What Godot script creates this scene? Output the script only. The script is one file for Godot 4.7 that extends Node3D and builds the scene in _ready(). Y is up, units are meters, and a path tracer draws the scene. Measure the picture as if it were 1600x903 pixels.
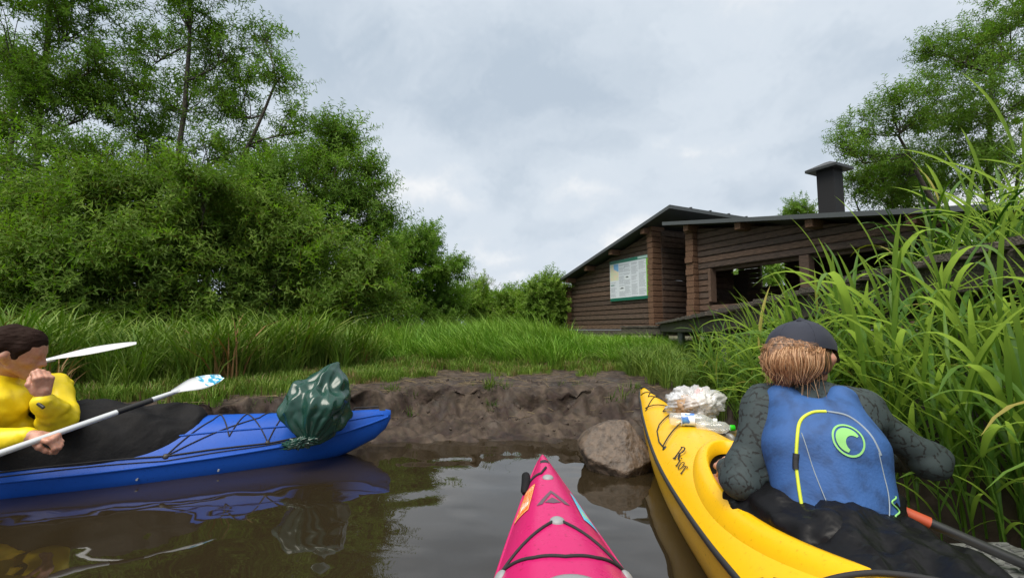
extends Node3D
# Kayaks pulled in at a muddy river bank below a log bird-watching shelter.

var rng := RandomNumberGenerator.new()
var taken := {}
var M := {}
var fine_noise := FastNoiseLite.new()
var soft_noise := FastNoiseLite.new()

func _ready() -> void:
	rng.seed = 20240607
	fine_noise.seed = 11
	fine_noise.frequency = 1.0
	fine_noise.fractal_octaves = 3
	soft_noise.seed = 12
	soft_noise.noise_type = FastNoiseLite.TYPE_SIMPLEX_SMOOTH
	soft_noise.frequency = 1.0
	soft_noise.fractal_octaves = 2
	soft_noise.fractal_gain = 0.35
	setup_camera()
	setup_sky()
	make_materials()
	make_ground()
	make_water()
	make_hut()
	make_boardwalk()
	make_trees()
	make_grass()
	make_reeds()
	make_rock()
	make_pink_kayak()
	make_blue_kayak()
	make_yellow_kayak()
	make_man()
	make_woman()
	make_paddles()
	make_tread()

# ---------------------------------------------------------------- camera, sky, sun
func setup_camera() -> void:
	var cam := Camera3D.new()
	cam.name = "camera"
	cam.fov = 63.26
	cam.near = 0.05
	cam.far = 600.0
	cam.position = Vector3(0, 0.8, 0)
	cam.rotation_degrees = Vector3(4.95, 0, 0)
	add_child(cam)
	cam.current = true

func setup_sky() -> void:
	var e := Environment.new()
	e.tonemap_mode = Environment.TONE_MAPPER_LINEAR
	e.tonemap_exposure = 3.4
	e.background_mode = Environment.BG_SKY
	e.sdfgi_enabled = true
	e.ssao_enabled = true
	e.ssil_enabled = true
	var sky := Sky.new()
	var pm := PanoramaSkyMaterial.new()
	pm.panorama = ImageTexture.create_from_image(cloud_image())
	sky.sky_material = pm
	e.sky = sky
	e.background_energy_multiplier = 1.0
	var we := WorldEnvironment.new()
	we.name = "world"
	we.environment = e
	add_child(we)
	var sun := DirectionalLight3D.new()
	sun.name = "sun"
	sun.light_energy = 0.5
	sun.light_angular_distance = 45.0
	sun.light_color = Color(1.0, 0.97, 0.92)
	sun.rotation_degrees = Vector3(-62, -28, 0)
	sun.shadow_enabled = true
	add_child(sun)

func cloud_image() -> Image:
	# an overcast sheet: soft rolls of grey-blue with thin bright edges, flattening to streaks near the horizon
	var w := 1536
	var h := 768
	var img := Image.create(w, h, false, Image.FORMAT_RGBF)
	var n := FastNoiseLite.new()
	n.seed = 5
	n.noise_type = FastNoiseLite.TYPE_SIMPLEX_SMOOTH
	n.frequency = 0.75
	n.fractal_type = FastNoiseLite.FRACTAL_FBM
	n.fractal_octaves = 6
	n.fractal_gain = 0.5
	n.domain_warp_enabled = true
	n.domain_warp_amplitude = 0.5
	n.domain_warp_frequency = 0.5
	var n2 := FastNoiseLite.new()
	n2.seed = 23
	n2.frequency = 0.34
	n2.fractal_octaves = 3
	var dark := Vector3(0.150, 0.176, 0.206)
	var mid := Vector3(0.203, 0.225, 0.250)
	var bright := Vector3(0.285, 0.287, 0.289)
	for j in h:
		var el: float = PI * (0.5 - (j + 0.5) / h)
		if el < -0.04:
			for i in w:
				img.set_pixel(i, j, Color(0.1, 0.11, 0.12))
			continue
		var ce := cos(el)
		var se := maxf(sin(el), 0.0)
		for i in w:
			var az: float = TAU * (i + 0.5) / w
			var k: float = 2.1 / (se + 0.32)
			var p := Vector3(cos(az) * ce * k, se * 1.2, sin(az) * ce * k)
			var a: float = n.get_noise_3dv(p)
			var b: float = n2.get_noise_3dv(p)
			var c: Vector3 = mid
			var t: float = a * 1.0 + b * 0.7 + 0.06
			if t < 0.0:
				c = mid.lerp(dark, clampf(-t * 1.5, 0, 1))
			else:
				c = mid.lerp(bright, clampf(t * t * 3.2, 0, 1))
			img.set_pixel(i, j, Color(c.x, c.y, c.z))
	return img

# ---------------------------------------------------------------- helpers: nodes
func numbered(called: String) -> String:
	if not taken.has(called):
		taken[called] = 0
		return called
	taken[called] += 1
	return "%s_%03d" % [called, taken[called]]

func tag(o: Node, label: String, category: String, group := "", kind := "") -> void:
	o.set_meta("label", label)
	o.set_meta("category", category)
	if group != "":
		o.set_meta("group", group)
	if kind != "":
		o.set_meta("kind", kind)

func thing(called: String, label: String, category: String, at := Vector3.ZERO, turn := 0.0, group := "") -> Node3D:
	var o := Node3D.new()
	o.name = numbered(called)
	add_child(o)
	o.position = at
	o.rotation.y = turn
	tag(o, label, category, group)
	return o

func put(mesh: Mesh, called: String, m: Material, parent: Node = self) -> MeshInstance3D:
	var o := MeshInstance3D.new()
	o.name = numbered(called) if parent == self else called
	o.mesh = mesh
	if m != null:
		o.material_override = m
	parent.add_child(o, true)
	return o

func part(st: SurfaceTool, called: String, m: Material, parent: Node = self) -> MeshInstance3D:
	return put(done(st), called, m, parent)

func begin() -> SurfaceTool:
	var st := SurfaceTool.new()
	st.begin(Mesh.PRIMITIVE_TRIANGLES)
	return st

func done(st: SurfaceTool) -> ArrayMesh:
	st.generate_normals()
	return st.commit()

func scatter(mesh: Mesh, places: Array, colors: Array, called: String, m: Material, parent: Node) -> MultiMeshInstance3D:
	var mm := MultiMesh.new()
	mm.transform_format = MultiMesh.TRANSFORM_3D
	mm.use_colors = true
	mm.mesh = mesh
	mm.instance_count = places.size()
	for i in places.size():
		mm.set_instance_transform(i, places[i])
		mm.set_instance_color(i, colors[i])
	var o := MultiMeshInstance3D.new()
	o.name = numbered(called) if parent == self else called
	o.multimesh = mm
	o.material_override = m
	parent.add_child(o, true)
	o.set_meta("kind", "stuff")
	return o

# ---------------------------------------------------------------- helpers: shapes
func quad(st: SurfaceTool, a: Vector3, b: Vector3, c: Vector3, d: Vector3) -> void:
	for p in [a, b, c, a, c, d]:
		st.add_vertex(p)

func tube(st: SurfaceTool, path: Array, radii, sides := 6, caps := true) -> void:
	# a round bar along a polyline; radii is one number or one for each point
	var n := path.size()
	var rings := []
	var ref := Vector3.UP
	for i in n:
		var t: Vector3 = (path[mini(i + 1, n - 1)] - path[maxi(i - 1, 0)]).normalized()
		if absf(t.dot(ref)) > 0.9:
			ref = Vector3.RIGHT if absf(t.x) < 0.8 else Vector3.BACK
		var u := t.cross(ref).normalized()
		var v := t.cross(u).normalized()
		ref = u.cross(t)
		var r: float = radii[i] if radii is Array else radii
		var ring := []
		for k in sides:
			var a := TAU * k / sides
			ring.append(path[i] + (u * cos(a) + v * sin(a)) * r)
		rings.append(ring)
	st.set_smooth_group(1)
	for i in n - 1:
		for k in sides:
			var k2 := (k + 1) % sides
			quad(st, rings[i][k], rings[i][k2], rings[i + 1][k2], rings[i + 1][k])
	if caps:
		st.set_smooth_group(-1)
		for e in [0, n - 1]:
			for k in range(1, sides - 1):
				var o: Array = [rings[e][0], rings[e][k], rings[e][k + 1]]
				if e == 0:
					o.reverse()
				for p in o:
					st.add_vertex(p)
	st.set_smooth_group(1)

func box(st: SurfaceTool, x: Transform3D, size: Vector3, bevel := 0.0) -> void:
	# a box with chamfered long edges, centred on x; its length runs along x
	st.set_smooth_group(-1)
	var hx := size.x / 2
	var hy := size.y / 2
	var hz := size.z / 2
	var b := bevel
	var prof: Array
	if b > 0.0:
		prof = [Vector2(-hy + b, -hz), Vector2(hy - b, -hz), Vector2(hy, -hz + b), Vector2(hy, hz - b), Vector2(hy - b, hz), Vector2(-hy + b, hz), Vector2(-hy, hz - b), Vector2(-hy, -hz + b)]
	else:
		prof = [Vector2(-hy, -hz), Vector2(hy, -hz), Vector2(hy, hz), Vector2(-hy, hz)]
	var n := prof.size()
	for k in n:
		var p: Vector2 = prof[k]
		var q: Vector2 = prof[(k + 1) % n]
		quad(st, x * Vector3(-hx, p.x, p.y), x * Vector3(-hx, q.x, q.y), x * Vector3(hx, q.x, q.y), x * Vector3(hx, p.x, p.y))
	for s in [-1, 1]:
		for k in range(1, n - 1):
			var o: Array = [prof[0], prof[k], prof[k + 1]]
			if s > 0:
				o.reverse()
			for p in o:
				st.add_vertex(x * Vector3(s * hx, p.x, p.y))
	st.set_smooth_group(1)

func grid(st: SurfaceTool, rows: Array, closed := false) -> void:
	# rows of points joined into one smooth sheet
	st.set_smooth_group(1)
	for i in rows.size() - 1:
		var a: Array = rows[i]
		var b: Array = rows[i + 1]
		var n := a.size()
		for k in (n if closed else n - 1):
			var k2 := (k + 1) % n
			quad(st, a[k], b[k], b[k2], a[k2])

func look_basis(fwd: Vector3, up := Vector3.UP) -> Basis:
	# x = fwd, y near up
	var x := fwd.normalized()
	if absf(x.dot(up)) > 0.98:
		up = Vector3.RIGHT
	var z := x.cross(up).normalized()
	return Basis(x, z.cross(x), z)

func curve_at(tab: Array, s: float, col: int) -> float:
	# smooth look-up in a table whose rows begin with the place along it
	var n := tab.size()
	if s <= tab[0][0]:
		return tab[0][col]
	for i in n - 1:
		if s <= tab[i + 1][0]:
			var t: float = (s - tab[i][0]) / (tab[i + 1][0] - tab[i][0])
			var p0: float = tab[maxi(i - 1, 0)][col]
			var p1: float = tab[i][col]
			var p2: float = tab[i + 1][col]
			var p3: float = tab[mini(i + 2, n - 1)][col]
			var m1: float = (p2 - p0) * 0.5 if i > 0 else (p2 - p1)
			var m2: float = (p3 - p1) * 0.5 if i < n - 2 else (p2 - p1)
			# keep slopes tame on uneven spacing
			var lim: float = 3.0 * absf(p2 - p1)
			m1 = clampf(m1, -lim, lim)
			m2 = clampf(m2, -lim, lim)
			var t2 := t * t
			var t3 := t2 * t
			return (2 * t3 - 3 * t2 + 1) * p1 + (t3 - 2 * t2 + t) * m1 + (-2 * t3 + 3 * t2) * p2 + (t3 - t2) * m2
	return tab[n - 1][col]

func rv(a: float, b: float) -> float:
	return rng.randf_range(a, b)

func rdir() -> Vector3:
	var y := rv(-1, 1)
	var a := rv(0, TAU)
	var r := sqrt(1 - y * y)
	return Vector3(cos(a) * r, y, sin(a) * r)

# ---------------------------------------------------------------- helpers: bodies (smooth union of tapered capsules, meshed as surface nets)
func cap_dist(p: Vector3, b: Array) -> float:
	var a: Vector3 = b[0]
	var ab: Vector3 = b[2] - a
	var t := 0.0
	var l2 := ab.length_squared()
	if l2 > 1e-9:
		t = clampf((p - a).dot(ab) / l2, 0.0, 1.0)
	return (p - a - ab * t).length() - lerpf(b[1], b[3], t)

func body_dist(p: Vector3, bones: Array, k: float) -> float:
	var v := 9.0
	for b in bones:
		var d := cap_dist(p, b)
		var h := maxf(k - absf(v - d), 0.0) / k
		v = minf(v, d) - h * h * k * 0.25
	return v

func add_body(st: SurfaceTool, bones: Array, cell: float, k: float, fold := 0.0, freq := Vector3(8, 8, 8), ridged := false, cuts := []) -> void:
	var lo := Vector3(1e9, 1e9, 1e9)
	var hi := -lo
	var pad: float = k * 0.5 + fold * 1.5 + cell * 2.5
	for b in bones:
		for e in [0, 2]:
			var r: Vector3 = Vector3.ONE * (b[e + 1] + pad)
			lo = lo.min(b[e] - r)
			hi = hi.max(b[e] + r)
	var nx := int(ceil((hi.x - lo.x) / cell)) + 1
	var ny := int(ceil((hi.y - lo.y) / cell)) + 1
	var nz := int(ceil((hi.z - lo.z) / cell)) + 1
	var f := PackedFloat32Array()
	f.resize(nx * ny * nz)
	f.fill(1.0)
	var reach: float = k + cell * 2.0 + fold * 1.5
	for b in bones:
		var a: Vector3 = b[0]
		var c: Vector3 = b[2]
		var ra: float = b[1]
		var rb: float = b[3]
		var ab := c - a
		var l2 := maxf(ab.length_squared(), 1e-9)
		var rr: Vector3 = Vector3.ONE * (maxf(ra, rb) + reach)
		var l := ((a.min(c) - rr - lo) / cell).floor()
		var u := ((a.max(c) + rr - lo) / cell).ceil()
		for iz in range(maxi(0, int(l.z)), mini(nz, int(u.z) + 1)):
			for iy in range(maxi(0, int(l.y)), mini(ny, int(u.y) + 1)):
				var row := (iz * ny + iy) * nx
				for ix in range(maxi(0, int(l.x)), mini(nx, int(u.x) + 1)):
					var p := lo + Vector3(ix, iy, iz) * cell - a
					var t := clampf(p.dot(ab) / l2, 0.0, 1.0)
					var d := (p - ab * t).length() - (ra + (rb - ra) * t)
					var v := f[row + ix]
					var h := maxf(k - absf(v - d), 0.0) / k
					f[row + ix] = minf(v, d) - h * h * k * 0.25
	if fold > 0.0:
		for iz in nz:
			for iy in ny:
				var row := (iz * ny + iy) * nx
				for ix in nx:
					var v := f[row + ix]
					if absf(v) < fold * 1.5 + cell * 2.0:
						var q := (lo + Vector3(ix, iy, iz) * cell) * freq
						var w := soft_noise.get_noise_3dv(q)
						if ridged:
							w = 0.35 - 1.6 * absf(w)
						f[row + ix] = v + fold * w
	for c in cuts:
		var at: Vector3 = c[0]
		var nn: Vector3 = c[1]
		for iz in nz:
			for iy in ny:
				var row := (iz * ny + iy) * nx
				for ix in nx:
					f[row + ix] = maxf(f[row + ix], (lo + Vector3(ix, iy, iz) * cell - at).dot(nn))
	var vert := PackedInt32Array()
	vert.resize(nx * ny * nz)
	vert.fill(-1)
	var pts: Array[Vector3] = []
	var offs := [0, 1, nx, nx + 1, nx * ny, nx * ny + 1, nx * ny + nx, nx * ny + nx + 1]
	var corner := [Vector3(0, 0, 0), Vector3(1, 0, 0), Vector3(0, 1, 0), Vector3(1, 1, 0), Vector3(0, 0, 1), Vector3(1, 0, 1), Vector3(0, 1, 1), Vector3(1, 1, 1)]
	var edges := [[0, 1], [2, 3], [4, 5], [6, 7], [0, 2], [1, 3], [4, 6], [5, 7], [0, 4], [1, 5], [2, 6], [3, 7]]
	for iz in nz - 1:
		for iy in ny - 1:
			for ix in nx - 1:
				var at := (iz * ny + iy) * nx + ix
				if absf(f[at]) > cell * 3.6:
					continue
				var inside := 0
				for o in offs:
					if f[at + o] < 0.0:
						inside += 1
				if inside == 0 or inside == 8:
					continue
				var sum := Vector3.ZERO
				var count := 0
				for e in edges:
					var fa: float = f[at + offs[e[0]]]
					var fb: float = f[at + offs[e[1]]]
					if (fa < 0.0) != (fb < 0.0):
						var ca: Vector3 = corner[e[0]]
						sum += ca.lerp(corner[e[1]], fa / (fa - fb))
						count += 1
				vert[at] = pts.size()
				pts.append(lo + (Vector3(ix, iy, iz) + sum / count) * cell)
	st.set_smooth_group(1)
	var step := [1, nx, nx * ny]
	for iz in range(1, nz - 1):
		for iy in range(1, ny - 1):
			for ix in range(1, nx - 1):
				var at := (iz * ny + iy) * nx + ix
				var v := f[at]
				if absf(v) > cell * 3.6:
					continue
				for ax in 3:
					var w: float = f[at + step[ax]]
					if (v < 0.0) == (w < 0.0):
						continue
					var b: int = step[(ax + 1) % 3]
					var c: int = step[(ax + 2) % 3]
					var i0 := vert[at - b - c]
					var i1 := vert[at - c]
					var i2 := vert[at]
					var i3 := vert[at - b]
					if i0 < 0 or i1 < 0 or i2 < 0 or i3 < 0:
						continue
					if v < 0.0:
						quad(st, pts[i0], pts[i3], pts[i2], pts[i1])
					else:
						quad(st, pts[i0], pts[i1], pts[i2], pts[i3])

func cast(bones: Array, k: float, from: Vector3, dir: Vector3, lift := 0.003) -> Vector3:
	# the point where a ray meets a body, lifted a little off it
	var t := 0.0
	for i in 60:
		var d := body_dist(from + dir * t, bones, k)
		if d < 0.0005:
			break
		t += d * 0.9
		if t > 1.5:
			break
	return from + dir * (t - lift)

# ---------------------------------------------------------------- materials
func lin(r: float, g: float, b: float) -> Color:
	return Color(r, g, b).linear_to_srgb()

func mat(c: Color, rough: float, metal := 0.0, spec := 0.5) -> StandardMaterial3D:
	var m := StandardMaterial3D.new()
	m.albedo_color = c
	m.roughness = rough
	m.metallic = metal
	m.metallic_specular = spec
	m.cull_mode = BaseMaterial3D.CULL_DISABLED
	return m

func noise_tex(freq: float, ramp: Array, normal := false, bump := 4.0, octaves := 5, size := 512, type := FastNoiseLite.TYPE_SIMPLEX_SMOOTH, fractal := FastNoiseLite.FRACTAL_FBM) -> NoiseTexture2D:
	var n := FastNoiseLite.new()
	n.seed = rng.randi() % 9999
	n.noise_type = type
	n.frequency = freq
	n.fractal_type = fractal
	n.fractal_octaves = octaves
	var t := NoiseTexture2D.new()
	t.width = size
	t.height = size
	t.seamless = true
	t.noise = n
	t.generate_mipmaps = false
	if normal:
		t.as_normal_map = true
		t.bump_strength = bump
	elif ramp.size() > 0:
		var g := Gradient.new()
		g.offsets = PackedFloat32Array()
		g.colors = PackedColorArray()
		var offs := PackedFloat32Array()
		var cols := PackedColorArray()
		for r in ramp:
			offs.append(r[0])
			cols.append(r[1])
		g.offsets = offs
		g.colors = cols
		t.color_ramp = g
	return t

func triplanar(m: StandardMaterial3D, scale: Vector3, world := false) -> StandardMaterial3D:
	m.uv1_triplanar = true
	m.uv1_world_triplanar = world
	m.uv1_scale = scale
	m.uv1_triplanar_sharpness = 4.0
	return m

func gray(v: float) -> Color:
	return Color(v, v, v)

func make_materials() -> void:
	# leaves and grass: colour comes from the copies
	var leaf := mat(Color.WHITE, 0.55, 0.0, 0.25)
	leaf.vertex_color_use_as_albedo = true
	leaf.backlight_enabled = true
	leaf.backlight = Color(0.85, 0.98, 0.40)
	M.leaf = leaf
	var blade := mat(Color.WHITE, 0.5, 0.0, 0.3)
	blade.vertex_color_use_as_albedo = true
	blade.backlight_enabled = true
	blade.backlight = Color(0.6, 0.72, 0.28)
	M.blade = blade
	var bark := mat(lin(0.075, 0.062, 0.05), 0.9)
	bark.albedo_texture = noise_tex(0.02, [[0.0, gray(0.6)], [0.6, gray(1.0)], [1.0, Color(0.9, 1.0, 0.85)]])
	bark.normal_enabled = true
	bark.normal_texture = noise_tex(0.03, [], true, 6.0)
	M.bark = triplanar(bark, Vector3(3, 1, 3))
	# mud and soil
	var mud := mat(Color.WHITE, 0.85, 0.0, 0.35)
	mud.vertex_color_use_as_albedo = true
	mud.albedo_texture = noise_tex(0.012, [[0.0, gray(0.62)], [0.45, gray(0.86)], [0.75, gray(1.0)], [1.0, gray(1.0)]], false, 0, 6, 1024)
	mud.roughness_texture = noise_tex(0.008, [[0.0, gray(0.5)], [0.5, gray(0.9)], [1.0, gray(1.0)]], false, 0, 4, 512)
	mud.normal_enabled = true
	mud.normal_texture = noise_tex(0.02, [], true, 6.0, 6, 1024)
	mud.normal_scale = 0.8
	M.mud = triplanar(mud, Vector3(0.9, 0.9, 0.9), true)
	# weathered brown timber
	var wood_grain := noise_tex(0.016, [[0.0, Color(0.50, 0.48, 0.47)], [0.4, Color(0.78, 0.75, 0.73)], [0.62, Color(0.95, 0.9, 0.86)], [1.0, Color(1.0, 0.98, 0.97)]], false, 0, 6, 1024)
	var wood_bump := noise_tex(0.03, [], true, 7.0, 5, 512)
	var tones := [[0.150, 0.100, 0.072], [0.122, 0.085, 0.065], [0.168, 0.114, 0.084], [0.135, 0.100, 0.079], [0.105, 0.078, 0.064]]
	M.logs = []
	for t in tones:
		var m := mat(lin(t[0], t[1], t[2]), 0.8)
		m.albedo_texture = wood_grain
		m.normal_enabled = true
		m.normal_texture = wood_bump
		triplanar(m, Vector3(0.35, 4.5, 4.5))
		m.uv1_offset = Vector3(rv(0, 1), rv(0, 1), rv(0, 1))
		M.logs.append(m)
	var ends := mat(lin(0.17, 0.098, 0.058), 0.85)
	ends.albedo_texture = wood_grain
	M.log_end = triplanar(ends, Vector3(2, 2, 2))
	var greywood := mat(lin(0.10, 0.093, 0.082), 0.85)
	greywood.albedo_texture = wood_grain
	greywood.normal_enabled = true
	greywood.normal_texture = wood_bump
	M.greywood = triplanar(greywood, Vector3(0.35, 4.5, 4.5))
	M.roof = mat(lin(0.055, 0.06, 0.064), 0.5)
	M.roof_edge = mat(lin(0.06, 0.068, 0.071), 0.45)
	var steel := mat(lin(0.20, 0.21, 0.21), 0.5, 0.3)
	steel.albedo_texture = noise_tex(0.01, [[0.0, gray(0.6)], [1.0, gray(1.0)]])
	M.steel = triplanar(steel, Vector3(1.5, 1.5, 1.5))
	M.chimney = mat(lin(0.02, 0.02, 0.021), 0.65, 0.0, 0.3)
	M.chimney_cap = mat(lin(0.022, 0.025, 0.025), 0.45)
	# kayak plastics, each with a scuffed satin finish
	var scuff := noise_tex(0.006, [[0.0, gray(0.75)], [0.5, gray(1.0)], [1.0, gray(1.0)]], false, 0, 6, 1024)
	var grime := noise_tex(0.03, [[0.0, Color(0.62, 0.58, 0.54)], [0.13, Color(0.86, 0.84, 0.82)], [0.22, gray(0.985)], [1.0, gray(1.0)]], false, 0, 6, 1024)
	for k in [["pink", 0.45, 0.014, 0.115, 0.30], ["blue", 0.009, 0.072, 0.38, 0.42], ["yellow", 0.70, 0.40, 0.007, 0.32], ["yellow_hull", 0.62, 0.36, 0.02, 0.4]]:
		var m := mat(lin(k[1], k[2], k[3]), k[4], 0.0, 0.32)
		m.albedo_texture = grime
		m.roughness_texture = scuff
		M[k[0]] = triplanar(m, Vector3(1.6, 1.6, 1.6))
	M.black = mat(lin(0.012, 0.012, 0.013), 0.55)
	M.black_gloss = mat(lin(0.01, 0.01, 0.011), 0.33)
	M.cord = mat(lin(0.013, 0.013, 0.015), 0.8)
	M.fitting = mat(lin(0.23, 0.24, 0.25), 0.5)
	M.logo_grey = mat(lin(0.10, 0.055, 0.075), 0.5)
	var neo := mat(lin(0.009, 0.009, 0.010), 0.7, 0.0, 0.25)
	neo.normal_enabled = true
	neo.normal_texture = noise_tex(0.012, [], true, 5.0, 4, 512)
	M.neoprene = triplanar(neo, Vector3(2, 2, 2))
	var wetblack := mat(lin(0.005, 0.005, 0.006), 0.42, 0.0, 0.3)
	wetblack.normal_enabled = true
	wetblack.normal_texture = noise_tex(0.012, [], true, 5.0, 3, 512)
	M.skirt = triplanar(wetblack, Vector3(2.5, 2.5, 2.5))
	var gbag := mat(lin(0.008, 0.044, 0.031), 0.27, 0.0, 0.55)
	gbag.normal_enabled = false
	gbag.normal_texture = noise_tex(0.008, [], true, 2.5, 3, 512, FastNoiseLite.TYPE_SIMPLEX_SMOOTH, FastNoiseLite.FRACTAL_RIDGED)
	M.green_bag = triplanar(gbag, Vector3(2.2, 2.2, 2.2))
	var clear := mat(Color(0.86, 0.86, 0.87, 0.42), 0.2)
	clear.transparency = BaseMaterial3D.TRANSPARENCY_ALPHA
	M.clear_bag = clear
	var pet := mat(Color(0.9, 0.94, 0.96, 0.22), 0.05)
	pet.transparency = BaseMaterial3D.TRANSPARENCY_ALPHA
	M.bottle = pet
	# cloth, skin and hair
	var coat := mat(lin(0.74, 0.56, 0.012), 0.4, 0.0, 0.4)
	coat.normal_enabled = true
	coat.normal_texture = noise_tex(0.008, [], true, 3.0, 4, 512)
	M.raincoat = triplanar(coat, Vector3(1.6, 1.6, 1.6))
	var skin := mat(lin(0.46, 0.25, 0.175), 0.5)
	skin.subsurf_scatter_enabled = true
	skin.subsurf_scatter_strength = 0.15
	skin.albedo_texture = noise_tex(0.02, [[0.0, Color(0.9, 0.82, 0.8)], [1.0, gray(1.0)]])
	M.skin = triplanar(skin, Vector3(5, 5, 5))
	var hb := noise_tex(0.03, [], true, 7.0, 3, 512)
	var hd := mat(lin(0.018, 0.0095, 0.007), 0.75, 0.0, 0.2)
	hd.normal_enabled = true
	hd.normal_texture = hb
	M.hair_dark = triplanar(hd, Vector3(1.2, 9, 9))
	var hl := mat(lin(0.30, 0.15, 0.07), 0.5)
	hl.albedo_texture = noise_tex(0.02, [[0.25, gray(0.3)], [0.5, gray(0.7)], [0.75, gray(1.0)]], false, 0, 3, 512)
	M.hair_light = triplanar(hl, Vector3(14, 1.2, 14))
	M.hair_strand = []
	for t in [[0.36, 0.19, 0.09], [0.24, 0.115, 0.05], [0.47, 0.29, 0.16]]:
		M.hair_strand.append(mat(lin(t[0], t[1], t[2]), 0.45))
	var cap := mat(lin(0.010, 0.013, 0.026), 0.8)
	cap.rim_enabled = true
	cap.rim = 0.2
	M.cap = cap
	var vest := mat(lin(0.024, 0.090, 0.275), 0.75)
	vest.albedo_texture = noise_tex(0.007, [[0.0, gray(0.66)], [0.5, gray(0.93)], [1.0, gray(1.0)]], false, 0, 5, 1024)
	vest.normal_enabled = true
	vest.normal_texture = noise_tex(0.1, [], true, 0.6, 4, 512)
	M.vest = triplanar(vest, Vector3(1.8, 1.8, 1.8))
	M.piping = mat(lin(0.20, 0.25, 0.30), 0.6)
	M.zip = mat(lin(0.52, 0.60, 0.04), 0.6)
	M.print_green = mat(lin(0.20, 0.47, 0.14), 0.7)
	# shirt: dark teal with a black pattern of branching lines
	var shirt := mat(lin(0.024, 0.038, 0.041), 0.8)
	var bw := FastNoiseLite.TYPE_SIMPLEX
	shirt.albedo_texture = noise_tex(0.0075, [[0.0, gray(1.0)], [0.66, gray(0.95)], [0.74, gray(0.25)], [1.0, gray(0.15)]], false, 0, 3, 1024, bw, FastNoiseLite.FRACTAL_RIDGED)
	M.shirt = triplanar(shirt, Vector3(2.6, 2.6, 2.6))
	M.eye = mat(Color(0.92, 0.9, 0.88), 0.15)
	M.lace = mat(lin(0.72, 0.70, 0.62), 0.7)
	# paddles
	M.shaft_white = mat(lin(0.62, 0.64, 0.66), 0.3, 0.3)
	var pb := mat(Color.WHITE, 0.25)
	var bladeprint := noise_tex(0.01, [[0.0, Color(0.94, 0.96, 0.97)], [0.42, Color(0.86, 0.9, 0.92)], [0.46, Color(0.2, 0.66, 0.78)], [0.78, Color(0.08, 0.45, 0.62)], [1.0, Color(0.85, 0.95, 0.97)]], false, 0, 3, 512)
	pb.albedo_texture = bladeprint
	M.blade_print = triplanar(pb, Vector3(4, 4, 4))
	M.blade_tip = mat(lin(0.08, 0.42, 0.55), 0.3)
	M.blade_white = mat(lin(0.55, 0.57, 0.58), 0.35)
	M.orange = mat(lin(0.36, 0.058, 0.02), 0.55)
	M.carbon = mat(lin(0.02, 0.021, 0.023), 0.4)
	# stone
	var stone := mat(lin(0.105, 0.081, 0.062), 0.62)
	stone.albedo_texture = noise_tex(0.012, [[0.0, Color(0.45, 0.42, 0.4)], [0.4, Color(0.8, 0.77, 0.74)], [0.7, Color(1.0, 0.95, 0.9)], [1.0, Color(0.8, 0.82, 0.84)]], false, 0, 7, 1024)
	stone.normal_enabled = true
	stone.normal_texture = noise_tex(0.03, [], true, 7.0, 6, 512)
	M.stone = triplanar(stone, Vector3(1.6, 1.6, 1.6))
	var alu := mat(lin(0.36, 0.37, 0.37), 0.45, 0.35)
	alu.albedo_texture = noise_tex(0.01, [[0.0, gray(0.55)], [1.0, gray(1.0)]])
	M.alu = triplanar(alu, Vector3(3, 3, 3))
	# water: murky brown, smooth, faint ripples
	var wat := mat(lin(0.020, 0.0145, 0.0075), 0.02, 0.0, 0.6)
	wat.normal_enabled = true
	wat.normal_texture = noise_tex(0.006, [], true, 1.2, 3, 512)
	wat.normal_scale = 0.06
	M.water = triplanar(wat, Vector3(0.45, 0.45, 0.45), true)

# ---------------------------------------------------------------- ground and water
var shore := [Vector2(-90, -1.5), Vector2(-4.5, -2.45), Vector2(-3.2, -2.66), Vector2(-2.3, -2.95), Vector2(-1.5, -3.28), Vector2(-0.9, -3.43), Vector2(0, -3.48), Vector2(0.7, -3.45), Vector2(1.1, -3.3), Vector2(1.32, -2.8), Vector2(1.4, -2), Vector2(1.45, -1), Vector2(1.6, 0.5), Vector2(2.2, 3), Vector2(6, 90)]
var gn := FastNoiseLite.new()

func shore_dist(p: Vector2) -> float:
	var best := 1e9
	var sgn := 1.0
	for i in shore.size() - 1:
		var a: Vector2 = shore[i]
		var d: Vector2 = shore[i + 1] - a
		var t := clampf((p - a).dot(d) / d.length_squared(), 0, 1)
		var q := a + d * t
		var l := p.distance_squared_to(q)
		if l < best - 1e-7:
			best = l
			sgn = 1.0 if d.cross(p - a) < 0.0 else -1.0
	return sqrt(best) * sgn

func bank_width(x: float) -> float:
	return lerpf(0.28, 0.74, smoothstep(-1.7, -0.7, x)) * lerpf(1.0, 0.5, smoothstep(0.9, 1.3, x))

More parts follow.
